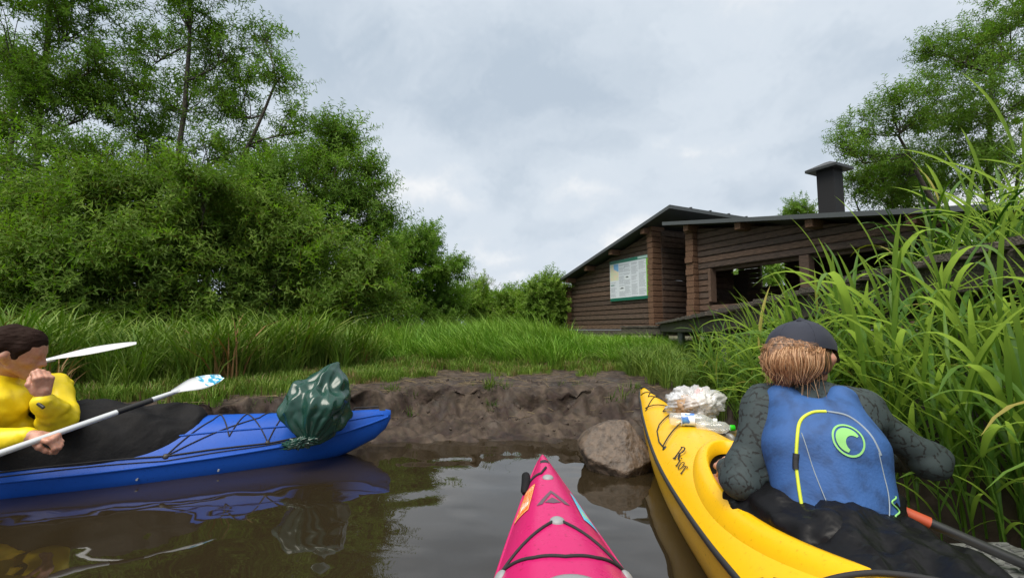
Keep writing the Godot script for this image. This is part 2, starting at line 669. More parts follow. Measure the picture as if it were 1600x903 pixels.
func ground_at(x: float, z: float, detail := true) -> float:
	var p := Vector2(x, z)
	var s := shore_dist(p)
	if s > -1.0 and s < 3.0:
		s += gn.get_noise_2d(x * 0.9, z * 0.9) * 0.16 * smoothstep(0.05, 0.4, s) + gn.get_noise_2d(x * 4.0 + 50, z * 4.0) * 0.085 * smoothstep(-0.05, 0.25, s)
	var w := bank_width(x)
	var u := s / w
	var h: float
	if s <= 0.0:
		h = maxf(-0.6, s * 0.35)
	elif u < 0.6:
		h = 0.12 * (u / 0.6)
	elif u < 1.0:
		var t := (u - 0.6) / 0.4
		h = lerpf(0.12, 0.29, t * t * (3 - 2 * t))
	else:
		h = 0.29 + minf((s - w) * 0.03, 0.08) + smoothstep(6, 60, s) * 0.2
	if detail and s > -0.3 and s < 4.0:
		var m := smoothstep(-0.3, 0.15, s) * (1.0 - 0.72 * smoothstep(w * 0.9, w * 1.5, s))
		var face := smoothstep(0.35, 0.6, u) * (1.0 - smoothstep(0.95, 1.15, u))
		h += face * (gn.get_noise_2d(x * 11.0, z * 2.5) * 0.014 - absf(gn.get_noise_2d(x * 5.0 + 90, z * 2.0)) * 0.045)
		h += m * (gn.get_noise_2d(x * 3.0, z * 4.0) * 0.05 + gn.get_noise_2d(x * 7.0, z * 8.0 + 7) * 0.026 + gn.get_noise_2d(x * 18.0, z * 20.0 + 7) * 0.010 + gn.get_noise_2d(x * 40.0, z * 42.0 + 7) * 0.004)
	return h

func steps(from: float, to: float, d: float) -> Array:
	var out := []
	var n := int(round((to - from) / d))
	for i in n:
		out.append(from + (to - from) * i / n)
	return out

func fan(from: float, to: float, first: float) -> Array:
	# ever longer steps away from «from», without «from» itself
	var out := []
	var x := from
	var d := first
	var sg := signf(to - from)
	while absf(x - from) < absf(to - from):
		x += d * sg
		d *= 1.28
		out.append(x)
	return out

func make_ground() -> void:
	gn.seed = 4
	gn.noise_type = FastNoiseLite.TYPE_SIMPLEX_SMOOTH
	gn.frequency = 1.0
	gn.fractal_octaves = 2
	var xs := fan(-5.0, -160.0, 0.1)
	xs.reverse()
	xs += steps(-5.0, -2.6, 0.05) + steps(-2.6, 1.6, 0.02) + steps(1.6, 4.0, 0.07) + [4.0] + fan(4.0, 160.0, 0.1)
	var zs := fan(-5.6, -220.0, 0.08)
	zs.reverse()
	zs += steps(-5.6, -4.35, 0.045) + steps(-4.35, -3.2, 0.016) + steps(-3.2, -2.3, 0.03) + steps(-2.3, 1.0, 0.1) + [1.0] + fan(1.0, 60.0, 0.2)
	var nx := xs.size()
	var nz := zs.size()
	var st := begin()
	st.set_smooth_group(1)
	var mud := Vector3(0.076, 0.056, 0.043)
	var mud2 := Vector3(0.034, 0.0235, 0.0165)
	var turf := Vector3(0.085, 0.105, 0.034)
	var litter := Vector3(0.13, 0.105, 0.06)
	for j in nz:
		for i in nx:
			var x: float = xs[i]
			var z: float = zs[j]
			var s := shore_dist(Vector2(x, z))
			var c := mud.lerp(mud2, clampf(0.5 + 1.1 * gn.get_noise_2d(x * 3.0 + 9, z * 3.0) + 0.5 * gn.get_noise_2d(x * 14.0 + 9, z * 14.0), 0, 1))
			var w := bank_width(x)
			var g := gn.get_noise_2d(x * 1.4 + 31, z * 1.4) * 0.75 + gn.get_noise_2d(x * 9.0, z * 9.0 + 3) * 0.4
			var lush := smoothstep(w * 1.0, w * 1.0 + 1.1, s) - lerpf(0.0, 0.8, smoothstep(-1.6, -0.6, x) * (1.0 - smoothstep(1.7, 2.5, s)))
			var green := smoothstep(0.0, 0.14, g + lush - 0.42)
			var gc := turf.lerp(litter, clampf(0.45 + gn.get_noise_2d(x * 5.0 + 70, z * 5.0) * 0.9, 0, 1))
			c = c.lerp(gc, green)
			st.set_color(Color(c.x, c.y, c.z))
			# the turf lip leans out over the washed-out face
			var lip := smoothstep(0.72, 0.95, s / w) * (1.0 - smoothstep(1.0, 1.5, s / w)) * smoothstep(-3.2, -2.4, x) * (1.0 - smoothstep(0.8, 1.1, x))
			lip *= 0.05 + 0.09 * clampf(0.4 + gn.get_noise_2d(x * 2.6 + 17, 4.0) * 1.3, 0, 1)
			st.add_vertex(Vector3(x, ground_at(x, z), z + lip))
	for j in nz - 1:
		for i in nx - 1:
			var a := j * nx + i
			for k in [a, a + 1, a + nx + 1, a, a + nx + 1, a + nx]:
				st.add_index(k)
	var o := part(st, "ground", M.mud)
	tag(o, "muddy river bank rising to grassy ground", "ground", "", "structure")

func make_water() -> void:
	var wn := FastNoiseLite.new()
	wn.seed = 77
	wn.frequency = 1.0
	wn.fractal_octaves = 2
	var st := begin()
	st.set_smooth_group(1)
	var xs := fan(-3.6, -90.0, 0.1)
	xs.reverse()
	xs += steps(-3.6, 1.9, 0.045) + [1.9] + fan(1.9, 90.0, 0.1)
	var zs := steps(-3.9, 0.0, 0.045) + [0.0] + fan(0.0, 90.0, 0.1)
	for z in zs:
		for x in xs:
			var near: float = 1.0 - smoothstep(2.5, 6.0, Vector2(x, z + 1.5).length())
			var y: float = near * (wn.get_noise_2d(x * 2.2 + z * 0.6, z * 3.6) * 0.003 + wn.get_noise_2d(x * 5.0, z * 8.0 + 40) * 0.001)
			st.add_vertex(Vector3(x, y, z))
	var nx := xs.size()
	for j in zs.size() - 1:
		for i in nx - 1:
			var a: int = j * nx + i
			for k in [a, a + 1, a + nx + 1, a, a + nx + 1, a + nx]:
				st.add_index(k)
	var o := part(st, "water", M.water)
	tag(o, "still murky brown river water with soft reflections", "water", "", "structure")

# ---------------------------------------------------------------- the log shelter
func prism(st: SurfaceTool, poly: PackedVector2Array, z0: float, z1: float) -> void:
	st.set_smooth_group(-1)
	var n := poly.size()
	for k in n:
		var p := poly[k]
		var q := poly[(k + 1) % n]
		quad(st, Vector3(p.x, p.y, z0), Vector3(q.x, q.y, z0), Vector3(q.x, q.y, z1), Vector3(p.x, p.y, z1))
	var tri := Geometry2D.triangulate_polygon(poly)
	for s in [z0, z1]:
		for i in range(0, tri.size(), 3):
			var o := [tri[i], tri[i + 1], tri[i + 2]]
			if s == z0:
				o.reverse()
			for k in o:
				st.add_vertex(Vector3(poly[k].x, poly[k].y, s))

func rect(x0: float, x1: float, y0: float, y1: float) -> PackedVector2Array:
	return PackedVector2Array([Vector2(x0, y0), Vector2(x1, y0), Vector2(x1, y1), Vector2(x0, y1)])

func boards(parent: Node3D, outline: PackedVector2Array, y0: float, y1: float, frame: Transform3D, high := 0.128) -> void:
	# horizontal log siding, board by board, cut to the outline
	var y := y0
	while y < y1:
		var h := high + rv(-0.004, 0.004)
		var cut := Geometry2D.intersect_polygons(rect(-20, 20, y + 0.006, y + h - 0.006), outline)
		for poly in cut:
			var st := begin()
			var proud := rv(-0.006, 0.006)
			var inset := Geometry2D.offset_polygon(poly, -0.012)
			prism(st, poly, -0.08, -0.014 + proud)
			if inset.size() > 0:
				prism(st, inset[0], -0.02, proud)
			var o := part(st, "board", M.logs[rng.randi() % M.logs.size()], parent)
			o.transform = frame
		y += h

func log_ends(parent: Node3D, x: float, w: float, y0: float, y1: float, z: float, deep := 0.4) -> void:
	var y := y0
	while y < y1:
		var h := 0.128 + rv(-0.003, 0.003)
		var st := begin()
		var l := deep + rv(-0.02, 0.02)
		box(st, Transform3D(Basis(Vector3.BACK, Vector3.UP, Vector3.LEFT), Vector3(x, y + h / 2, z - deep + l / 2)), Vector3(l, h - 0.01, w), 0.012)
		part(st, "log_end", M.log_end, parent)
		y += h

func bar(parent: Node3D, called: String, m: Material, a: Vector3, b: Vector3, bevel := 0.008) -> MeshInstance3D:
	# an upright box between two corners
	var st := begin()
	var s := (b - a).abs()
	box(st, Transform3D(Basis(), (a + b) / 2), s, bevel)
	return part(st, called, m, parent)

func slab(parent: Node3D, called: String, m: Material, x0: float, y0: float, x1: float, y1: float, z0: float, z1: float, thick: float) -> MeshInstance3D:
	var st := begin()
	prism(st, PackedVector2Array([Vector2(x0, y0 - thick), Vector2(x1, y1 - thick), Vector2(x1, y1), Vector2(x0, y0)]), z0, z1)
	return part(st, called, m, parent)

const HUT_AT := Vector3(3.3, 0.0, -11.0)
const HUT_TURN := -1.1031

func make_hut() -> void:
	var h := thing("log_shelter", "weathered brown log shelter with pitched roof, chimney and dark openings, on posts", "hut", HUT_AT, HUT_TURN)
	# roof lines: left half 3.49 at x 0.94 down to 2.29 at -3.52; right half 3.16 at 0.74 down to 2.25 at 6.3
	var lwall := PackedVector2Array([Vector2(-3.38, 0.8), Vector2(0.0, 0.8), Vector2(0.0, 3.24 - 0.13), Vector2(-3.38, 2.33 - 0.13)])
	boards(h, lwall, 0.8, 3.3, Transform3D())
	bar(h, "wall_core", M.logs[4], Vector3(-3.36, 0.8, -0.12), Vector3(0.1, 2.2, -0.078))
	var st := begin()
	prism(st, PackedVector2Array([Vector2(-3.36, 2.2), Vector2(0.1, 2.2), Vector2(0.1, 3.12)]), -0.12, -0.078)
	part(st, "wall_core", M.logs[4], h)
	log_ends(h, 0.095, 0.17, 0.8, 3.1, 0.13)
	log_ends(h, -3.45, 0.13, 0.8, 2.05, 0.1)
	# side wall of the left room, facing the passage
	var side := Transform3D(Basis(Vector3.FORWARD, Vector3.UP, Vector3.RIGHT), Vector3(0.2, 0, 0))
	boards(h, rect(0.14, 1.1, 0.8, 3.15), 0.8, 3.15, side)
	boards(h, rect(1.1, 2.3, 2.55, 3.15), 2.55, 3.15, side)
	bar(h, "door_jamb", M.logs[0], Vector3(0.1, 0.8, -1.2), Vector3(0.24, 2.55, -1.1))
	bar(h, "wall_core", M.logs[4], Vector3(-3.3, 0.8, -3.4), Vector3(0.1, 2.3, -3.3))
	bar(h, "wall_core", M.logs[4], Vector3(-3.36, 0.8, -3.3), Vector3(-3.26, 2.2, -0.13))
	bar(h, "floor", M.greywood, Vector3(-3.4, 0.66, -3.5), Vector3(6.2, 0.792, -0.005))
	# right wing: full-height stub beside the passage, band of boards over wide openings
	var rtop := PackedVector2Array([Vector2(1.36, 2.05), Vector2(5.9, 2.05), Vector2(5.9, 2.31 - 0.13), Vector2(1.36, 3.06 - 0.13)])
	boards(h, rtop, 2.05, 3.0, Transform3D())
	boards(h, rect(1.36, 1.62, 0.8, 2.05), 0.8, 2.04, Transform3D())
	boards(h, rect(1.36, 5.9, 0.8, 1.35), 0.8, 1.3, Transform3D(Basis(), Vector3(0, 0, -0.02)))
	log_ends(h, 1.25, 0.2, 0.8, 2.85, 0.13)
	bar(h, "window_jamb", M.logs[0], Vector3(1.625, 1.36, -0.14), Vector3(1.69, 2.045, 0.02))
	bar(h, "post", M.logs[1], Vector3(3.5, 1.36, -0.14), Vector3(3.66, 2.045, 0.015))
	bar(h, "post", M.logs[2], Vector3(5.75, 1.36, -0.14), Vector3(5.9, 2.045, 0.015))
	bar(h, "lintel", M.logs[3], Vector3(1.3, 1.99, -0.2), Vector3(5.88, 2.16, -0.124))
	# passage wall and far side of the wing, open above the breast boards
	var inner := Transform3D(Basis(Vector3.BACK, Vector3.UP, Vector3.LEFT), Vector3(1.2, 0, 0))
	boards(h, rect(-1.2, -0.3, 0.8, 2.9), 0.8, 2.9, inner)
	var far := Transform3D(Basis(), Vector3(0, 0, -3.3))
	boards(h, rect(0.04, 6.0, 0.8, 1.9), 0.8, 1.9, far)
	boards(h, PackedVector2Array([Vector2(0.2, 2.6), Vector2(1.2, 2.6), Vector2(1.2, 2.94), Vector2(0.2, 3.1)]), 2.6, 3.1, far)
	boards(h, rect(-0.2, 0.45, 1.9, 2.6), 1.9, 2.6, far)
	boards(h, PackedVector2Array([Vector2(1.1, 1.9), Vector2(6.0, 1.9), Vector2(6.0, 2.16), Vector2(1.1, 2.95)]), 1.9, 2.95, far)
	boards(h, rect(-3.3, -0.2, 0.8, 2.1), 0.8, 2.1, Transform3D(Basis(Vector3.BACK, Vector3.UP, Vector3.LEFT), Vector3(5.95, 0, 0)))
	for core in [[PackedVector2Array([Vector2(1.12, 0.8), Vector2(5.95, 0.8), Vector2(5.95, 2.14), Vector2(1.12, 2.92)]), -3.44, -3.385], [rect(0.05, 1.12, 0.8, 1.89), -3.44, -3.385], [rtop, -0.12, -0.082]]:
		st = begin()
		prism(st, core[0], core[1], core[2])
		part(st, "wall_core", M.logs[4], h)
	# purlins, roofs, trims
	for x in [0.02, -1.18, -2.26, -3.2]:
		var y: float = 2.29 + (x + 3.52) * 0.269 - 0.13
		bar(h, "purlin", M.log_end, Vector3(x - 0.06, y - 0.075, -3.7), Vector3(x + 0.06, y + 0.06, 0.28))
	for x in [1.32, 2.55, 3.85, 5.2]:
		var y: float = 3.16 - (x - 0.74) * 0.165 - 0.13
		bar(h, "purlin", M.log_end, Vector3(x - 0.06, y - 0.075, -3.7), Vector3(x + 0.06, y + 0.06, 0.28))
	slab(h, "roof", M.roof, -3.55, 2.282, 0.94, 3.49, -3.8, 0.33, 0.055)
	slab(h, "roof_edge", M.roof_edge, -3.56, 2.284, 0.945, 3.495, 0.331, 0.355, 0.075)
	slab(h, "roof", M.roof, 0.74, 3.16, 6.4, 2.225, -3.8, 0.33, 0.055)
	slab(h, "roof_edge", M.roof_edge, 0.735, 3.165, 6.4, 2.23, 0.331, 0.355, 0.075)
	bar(h, "ridge_trim", M.roof_edge, Vector3(0.945, 3.42, -3.8), Vector3(0.97, 3.5, 0.35), 0.0)
	for k in 6:
		var sb := begin()
		box(sb, Transform3D(Basis(), Vector3(0.955, 3.512, -0.3 - k * 0.62)), Vector3(0.05, 0.02, 0.05), 0.004)
		part(sb, "roof_screw", M.roof_edge, h)
	# support posts down to the ground
	for x in [-3.3, -1.6, 0.1, 1.9, 3.8, 5.9]:
		for z in [-0.25, -3.2]:
			bar(h, "support_post", M.logs[4], Vector3(x - 0.07, 0.2, z - 0.07), Vector3(x + 0.07, 0.66, z + 0.07))
	# chimney with a pyramid cap
	var ch := bar(h, "chimney", M.chimney, Vector3(3.07, 2.5, -1.69), Vector3(3.38, 3.86, -1.38), 0.01)
	st = begin()
	var cx := 3.22
	var cz := -1.54
	st.set_smooth_group(-1)
	var rows := [[0.29, 3.84], [0.29, 3.89], [0.05, 4.02]]
	for i in 2:
		var a: float = rows[i][0]
		var b: float = rows[i + 1][0]
		var q := [Vector2(-1, -1), Vector2(1, -1), Vector2(1, 1), Vector2(-1, 1)]
		for k in 4:
			var p: Vector2 = q[k]
			var r: Vector2 = q[(k + 1) % 4]
			quad(st, Vector3(cx + p.x * a, rows[i][1], cz + p.y * a), Vector3(cx + r.x * a, rows[i][1], cz + r.y * a), Vector3(cx + r.x * b, rows[i + 1][1], cz + r.y * b), Vector3(cx + p.x * b, rows[i + 1][1], cz + p.y * b))
	quad(st, Vector3(cx - 0.05, 4.02, cz - 0.05), Vector3(cx + 0.05, 4.02, cz - 0.05), Vector3(cx + 0.05, 4.02, cz + 0.05), Vector3(cx - 0.05, 4.02, cz + 0.05))
	quad(st, Vector3(cx - 0.29, 3.84, cz - 0.29), Vector3(cx + 0.29, 3.84, cz - 0.29), Vector3(cx + 0.29, 3.84, cz + 0.29), Vector3(cx - 0.29, 3.84, cz + 0.29))
	part(st, "cap", M.chimney_cap, ch)
	make_sign()

func make_sign() -> void:
	var b := Basis(Vector3.UP, HUT_TURN)
	var s := thing("information_board", "pale information board with green borders fixed to the shelter's log wall", "sign", HUT_AT + b * Vector3(-0.75, 1.53, 0.035), HUT_TURN)
	bar(s, "panel", M.fitting, Vector3(-0.75, 0.0, -0.018), Vector3(0.75, 1.06, 0.0), 0.003)
	# the print: map in the corner, columns of fine text, two small drawings
	var w := 600
	var hh := 424
	var img := Image.create(w, hh, false, Image.FORMAT_RGB8)
	img.fill(Color(0.80, 0.83, 0.86))
	var r := RandomNumberGenerator.new()
	r.seed = 9
	img.fill_rect(Rect2i(0, 0, w, 34), Color(0.10, 0.42, 0.34))
	img.fill_rect(Rect2i(430, 4, 150, 22), Color(0.62, 0.74, 0.72))
	img.fill_rect(Rect2i(0, hh - 30, w, 30), Color(0.08, 0.38, 0.30))
	img.fill_rect(Rect2i(w - 52, 34, 52, hh - 64), Color(0.45, 0.68, 0.18))
	for y in range(40, 210):
		for x in range(8, 140):
			var v := fine_noise.get_noise_2d(x * 0.02, y * 0.02)
			var c := Color(0.80, 0.82, 0.70) if v > -0.1 else Color(0.86, 0.80, 0.70)
			if x > 62 and y < 110 + int(v * 40):
				c = Color(0.45, 0.66, 0.84)
			img.set_pixel(x, y, c)
	for col in 5:
		var x0 := 12 + col * 108
		var y := 50 if col > 0 else 228
		if col == 1:
			x0 += 28
		while y < hh - 44:
			if r.randf() < 0.12:
				y += 10
			var l := r.randi_range(60, 92)
			var x := x0
			while x < x0 + l and x < w - 60:
				var word := r.randi_range(4, 13)
				img.fill_rect(Rect2i(x, y, word, 3), Color(0.47, 0.50, 0.54))
				x += word + 3
			y += 7
	img.fill_rect(Rect2i(16, 252, 50, 9), Color(0.2, 0.45, 0.38))
	for d in [[270, 190, 26], [190, 300, 34]]:
		img.fill_rect(Rect2i(d[0] - 40, d[1] - 20, 84, 44), Color(0.82, 0.85, 0.87))
		for x in range(-d[2], d[2]):
			var t := 1.0 - absf(x) / float(d[2])
			img.fill_rect(Rect2i(d[0] + x, d[1] - int(t * 11), 1, 2 + int(t * 14)), Color(0.16, 0.2, 0.2))
	var pm := mat(Color.WHITE, 0.35)
	pm.albedo_texture = ImageTexture.create_from_image(img)
	var q := QuadMesh.new()
	q.size = Vector2(1.49, 1.05)
	var f := put(q, "print", pm, s)
	f.position = Vector3(0, 0.53, 0.003)

func make_boardwalk() -> void:
	var a0 := Vector3(2.28, 1.22, 0.4)
	var a := Vector3(2.0, 1.15, -1.83)
	var b := Vector3(1.88, 1.04, -2.9)
	var c := Vector3(1.76, 0.95, -4.0)
	var d := Vector3(2.92, 0.93, -9.2)
	var t := thing("boardwalk", "grey timber boardwalk on posts leading through the reeds to the shelter", "boardwalk", Vector3(1.9, 0.3, -3))
	t.position = Vector3.ZERO
	for seg in [[a0, a], [a, c], [c, d]]:
		var p: Vector3 = seg[0]
		var q: Vector3 = seg[1]
		var dir := (q - p).normalized()
		var right := dir.cross(Vector3.UP).normalized()
		for off in [0.0, 0.85]:
			var st := begin()
			box(st, Transform3D(look_basis(dir), (p + q) / 2 + right * off + Vector3(0, -0.105, 0)), Vector3(p.distance_to(q) + 0.04, 0.14, 0.06), 0.006)
			part(st, "beam", M.greywood, t)
		var n := int(p.distance_to(q) / 0.15)
		for i in n:
			var st := begin()
			var at: Vector3 = p.lerp(q, (i + 0.5) / n) + right * 0.42 + Vector3(0, -0.015 + rv(-0.003, 0.003), 0)
			box(st, Transform3D(look_basis(right), at), Vector3(1.04 + rv(-0.02, 0.02), 0.034, 0.138), 0.004)
			part(st, "plank", M.greywood, t)
	for p in [[b, 0.045], [c, 0.04], [a0, 0.045], [Vector3(2.36, 0.94, -6.7), 0.05], [d, 0.055]]:
		for off in [0.0, 0.85]:
			var st := begin()
			var x: Vector3 = p[0] + Vector3(off, -0.06, 0)
			tube(st, [Vector3(x.x + 0.05, ground_at(x.x, x.z) - 0.35, x.z), Vector3(x.x + 0.05, x.y - 0.02, x.z)], p[1], 12)
			part(st, "post", M.steel, t)
	var bx := Basis(Vector3.UP, HUT_TURN)
	var pl := thing("deck_platform", "low grey plank platform in front of the shelter's dark entrance", "platform", HUT_AT, HUT_TURN)
	for k in 22:
		var st := begin()
		box(st, Transform3D(Basis(Vector3.BACK, Vector3.UP, Vector3.LEFT), Vector3(0.45 + k * 0.145, 0.86 + rv(-0.003, 0.003), 0.72)), Vector3(1.16, 0.035, 0.136), 0.004)
		part(st, "plank", M.greywood, pl)
	for z in [0.2, 1.25]:
		bar(pl, "beam", M.greywood, Vector3(0.4, 0.70, z - 0.03), Vector3(3.6, 0.838, z + 0.03))
	for x in [0.55, 2.0, 3.4]:
		for z in [0.3, 1.2]:
			var st := begin()
			tube(st, [Vector3(x, 0.1, z), Vector3(x, 0.71, z)], 0.05, 12)
			part(st, "post", M.steel, pl)

# ---------------------------------------------------------------- trees and shrubs
# crowns as clumps: x, y, z, radius
var crowns := {
	"W1": [[-9.22,6.16,-8.23,1.04], [-8.49,6.62,-8.54,0.87], [-8.79,5.12,-8.37,0.99], [-8.17,5.05,-8.61,0.70], [-9.59,4.25,-8.63,0.93], [-7.95,3.61,-8.06,0.81], [-8.64,7.61,-8.00,1.16], [-10.84,5.76,-8.84,1.16], [-7.67,5.80,-8.26,0.46], [-7.32,3.67,-8.23,0.64], [-9.52,3.23,-9.01,0.70]],
	"W2": [[-6.47,7.18,-8.97,0.86], [-7.44,6.61,-9.36,0.74], [-5.72,6.44,-8.97,0.68], [-5.06,6.89,-9.15,0.39], [-4.49,5.70,-8.62,0.49], [-6.62,5.52,-9.15,0.92], [-5.66,5.44,-9.40,0.74], [-4.31,4.86,-9.03,0.47], [-7.51,4.90,-9.26,0.80], [-6.06,4.33,-9.19,0.80], [-6.23,8.19,-8.53,0.98], [-4.89,4.44,-9.28,0.44], [-6.99,3.65,-9.10,0.80], [-5.27,3.42,-8.79,0.74], [-7.43,5.44,-8.49,0.49]],
	"W3": [[-3.49,4.21,-8.87,0.64], [-3.90,3.45,-8.47,0.70], [-2.86,3.59,-8.72,0.58], [-2.59,2.89,-8.89,0.44], [-3.27,2.91,-8.72,0.75], [-4.46,2.83,-8.93,0.75], [-3.46,1.89,-8.39,0.87], [-2.78,1.95,-8.81,0.64], [-4.71,3.44,-8.44,0.64], [-2.45,1.59,-8.94,0.37]],
	"B1": [[-6.90,2.10,-6.48,0.55], [-5.77,1.73,-5.90,0.51], [-6.33,1.33,-5.93,0.55], [-5.69,1.21,-5.99,0.47], [-6.77,2.43,-6.55,0.47], [-7.27,1.60,-6.15,0.76], [-6.59,0.89,-6.29,0.34], [-5.68,0.88,-6.05,0.34], [-7.18,0.93,-6.21,0.42], [-5.84,2.63,-6.12,0.38]],
	"B2": [[-5.21,1.97,-6.29,0.65], [-4.71,1.64,-6.46,0.61], [-5.40,1.33,-6.46,0.57], [-4.65,2.33,-6.71,0.57], [-4.86,1.11,-6.54,0.44], [-5.93,2.43,-6.73,0.48], [-5.54,0.89,-6.67,0.35], [-4.71,0.94,-6.78,0.35], [-5.15,2.75,-6.53,0.44], [-4.12,2.72,-6.14,0.35]],
	"B3": [[-4.09,1.62,-7.09,0.60], [-4.46,2.13,-7.18,0.60], [-3.61,1.38,-7.13,0.51], [-3.98,1.08,-6.86,0.42], [-3.36,1.90,-6.97,0.51], [-4.02,0.89,-6.56,0.33], [-3.56,0.94,-7.07,0.33], [-3.57,2.51,-6.86,0.45], [-2.93,2.12,-6.62,0.37]],
	"B4": [[-2.59,1.28,-7.01,0.50], [-2.21,1.22,-7.71,0.36], [-3.42,1.17,-7.83,0.45], [-2.32,1.62,-7.04,0.40], [-2.82,0.96,-7.67,0.30], [-2.00,1.00,-7.32,0.26]],
	"B5": [[-2.57,2.77,-12.46,0.74], [-1.88,2.45,-12.68,0.53], [-2.94,1.99,-13.42,0.80], [-2.04,1.73,-13.58,0.64], [-3.02,3.00,-12.29,0.57], [-2.46,3.25,-13.18,0.50], [-2.51,1.22,-12.29,0.64], [-1.82,1.25,-13.34,0.53]],
	"F1": [[-1.71,1.59,-15.68,0.65], [-1.03,1.82,-16.73,0.74], [-1.38,1.26,-16.92,0.74]],
	"F2": [[0.00,1.75,-15.51,0.68], [-0.56,1.36,-16.43,0.68], [0.31,1.21,-15.15,0.68]],
	"F3": [[0.97,1.77,-14.24,0.70], [1.66,1.63,-15.18,0.61], [0.87,1.18,-14.16,0.65], [1.38,1.09,-14.46,0.65]],
	"R1": [[12.18,7.88,-10.88,0.98], [11.25,7.63,-11.15,0.83], [9.89,6.32,-10.55,0.63], [8.89,5.56,-10.40,0.72], [8.84,5.97,-11.48,0.51], [11.59,6.19,-10.75,1.13], [11.10,5.52,-11.61,1.05], [10.00,4.82,-11.52,0.83], [11.53,4.50,-10.84,1.05], [8.45,4.93,-10.95,0.48], [12.92,8.98,-11.03,0.90], [10.46,7.91,-11.19,0.42], [8.06,5.32,-11.13,0.30]],
	"R2": [[9.58,4.74,-12.59,0.58], [10.60,4.50,-12.68,0.77], [12.20,4.73,-13.16,0.85], [10.15,5.07,-12.51,0.60]],
	"R3": [[12.55,6.02,-19.84,0.55], [12.40,6.00,-20.53,0.38]],
	"R4": [[8.51,2.60,-15.50,0.87], [9.77,2.83,-15.62,0.87], [8.12,2.53,-16.92,0.74]],
}
var sprays := []

func spray_mesh(leaves: int, length: float, leaf_l: float, leaf_w: float, droop: float) -> ArrayMesh:
	# a twig along +Y with narrow leaves to both sides
	var st := begin()
	var path := []
	for i in 5:
		var t := i / 4.0
		path.append(Vector3(0.03 * sin(t * 3.0), length * t, -droop * t * t * length))
	st.set_color(Color(0.9, 0.55, 0.35))
	tube(st, path, [0.0035, 0.003, 0.0025, 0.002, 0.001], 3, false)
	st.set_smooth_group(-1)
	for i in leaves:
		var t := 0.12 + 0.88 * (i + 0.5) / leaves
		var k := clampi(int(t * 4), 0, 3)
		var p: Vector3 = path[k].lerp(path[k + 1], t * 4 - k)
		var along: Vector3 = (path[k + 1] - path[k]).normalized()
		var az := i * 2.4 + rv(-0.4, 0.4)
		var out := Vector3(cos(az), 0, sin(az))
		var d := (along * rv(0.3, 0.8) + out * rv(0.7, 1.0) + Vector3(0, -0.15, 0)).normalized()
		var side := d.cross(Vector3(rv(-0.5, 0.5), 1, rv(-0.5, 0.5))).normalized()
		var up := side.cross(d).normalized()
		var l := leaf_l * rv(0.7, 1.15) * (0.65 + 0.35 * sin(t * PI))
		var w := leaf_w * rv(0.8, 1.15)
		var g := rv(0.8, 1.15)
		st.set_color(Color(g * rv(0.92, 1.1), g, g * rv(0.85, 1.1)))
		var tip := p + d * l - up * l * 0.12
		var m := p + d * l * 0.45
		var la := m + side * w * 0.5 + up * w * 0.16
		var lb := m - side * w * 0.5 + up * w * 0.16
		for v in [p, la, tip, p, tip, lb]:
			st.add_vertex(v)
	st.set_smooth_group(1)
	return done(st)

func bent(a: Vector3, b: Vector3, sag: float, n := 6) -> Array:
	var out := []
	var off := rdir() * a.distance_to(b) * sag
	for i in n + 1:
		var t := float(i) / n
		out.append(a.lerp(b, t) + off * sin(t * PI) + rdir() * a.distance_to(b) * 0.012 * (1.0 if i > 0 and i < n else 0.0))
	return out

func taper(r0: float, r1: float, n := 6) -> Array:
	var out := []
	for i in n + 1:
		out.append(lerpf(r0, r1, float(i) / n))
	return out

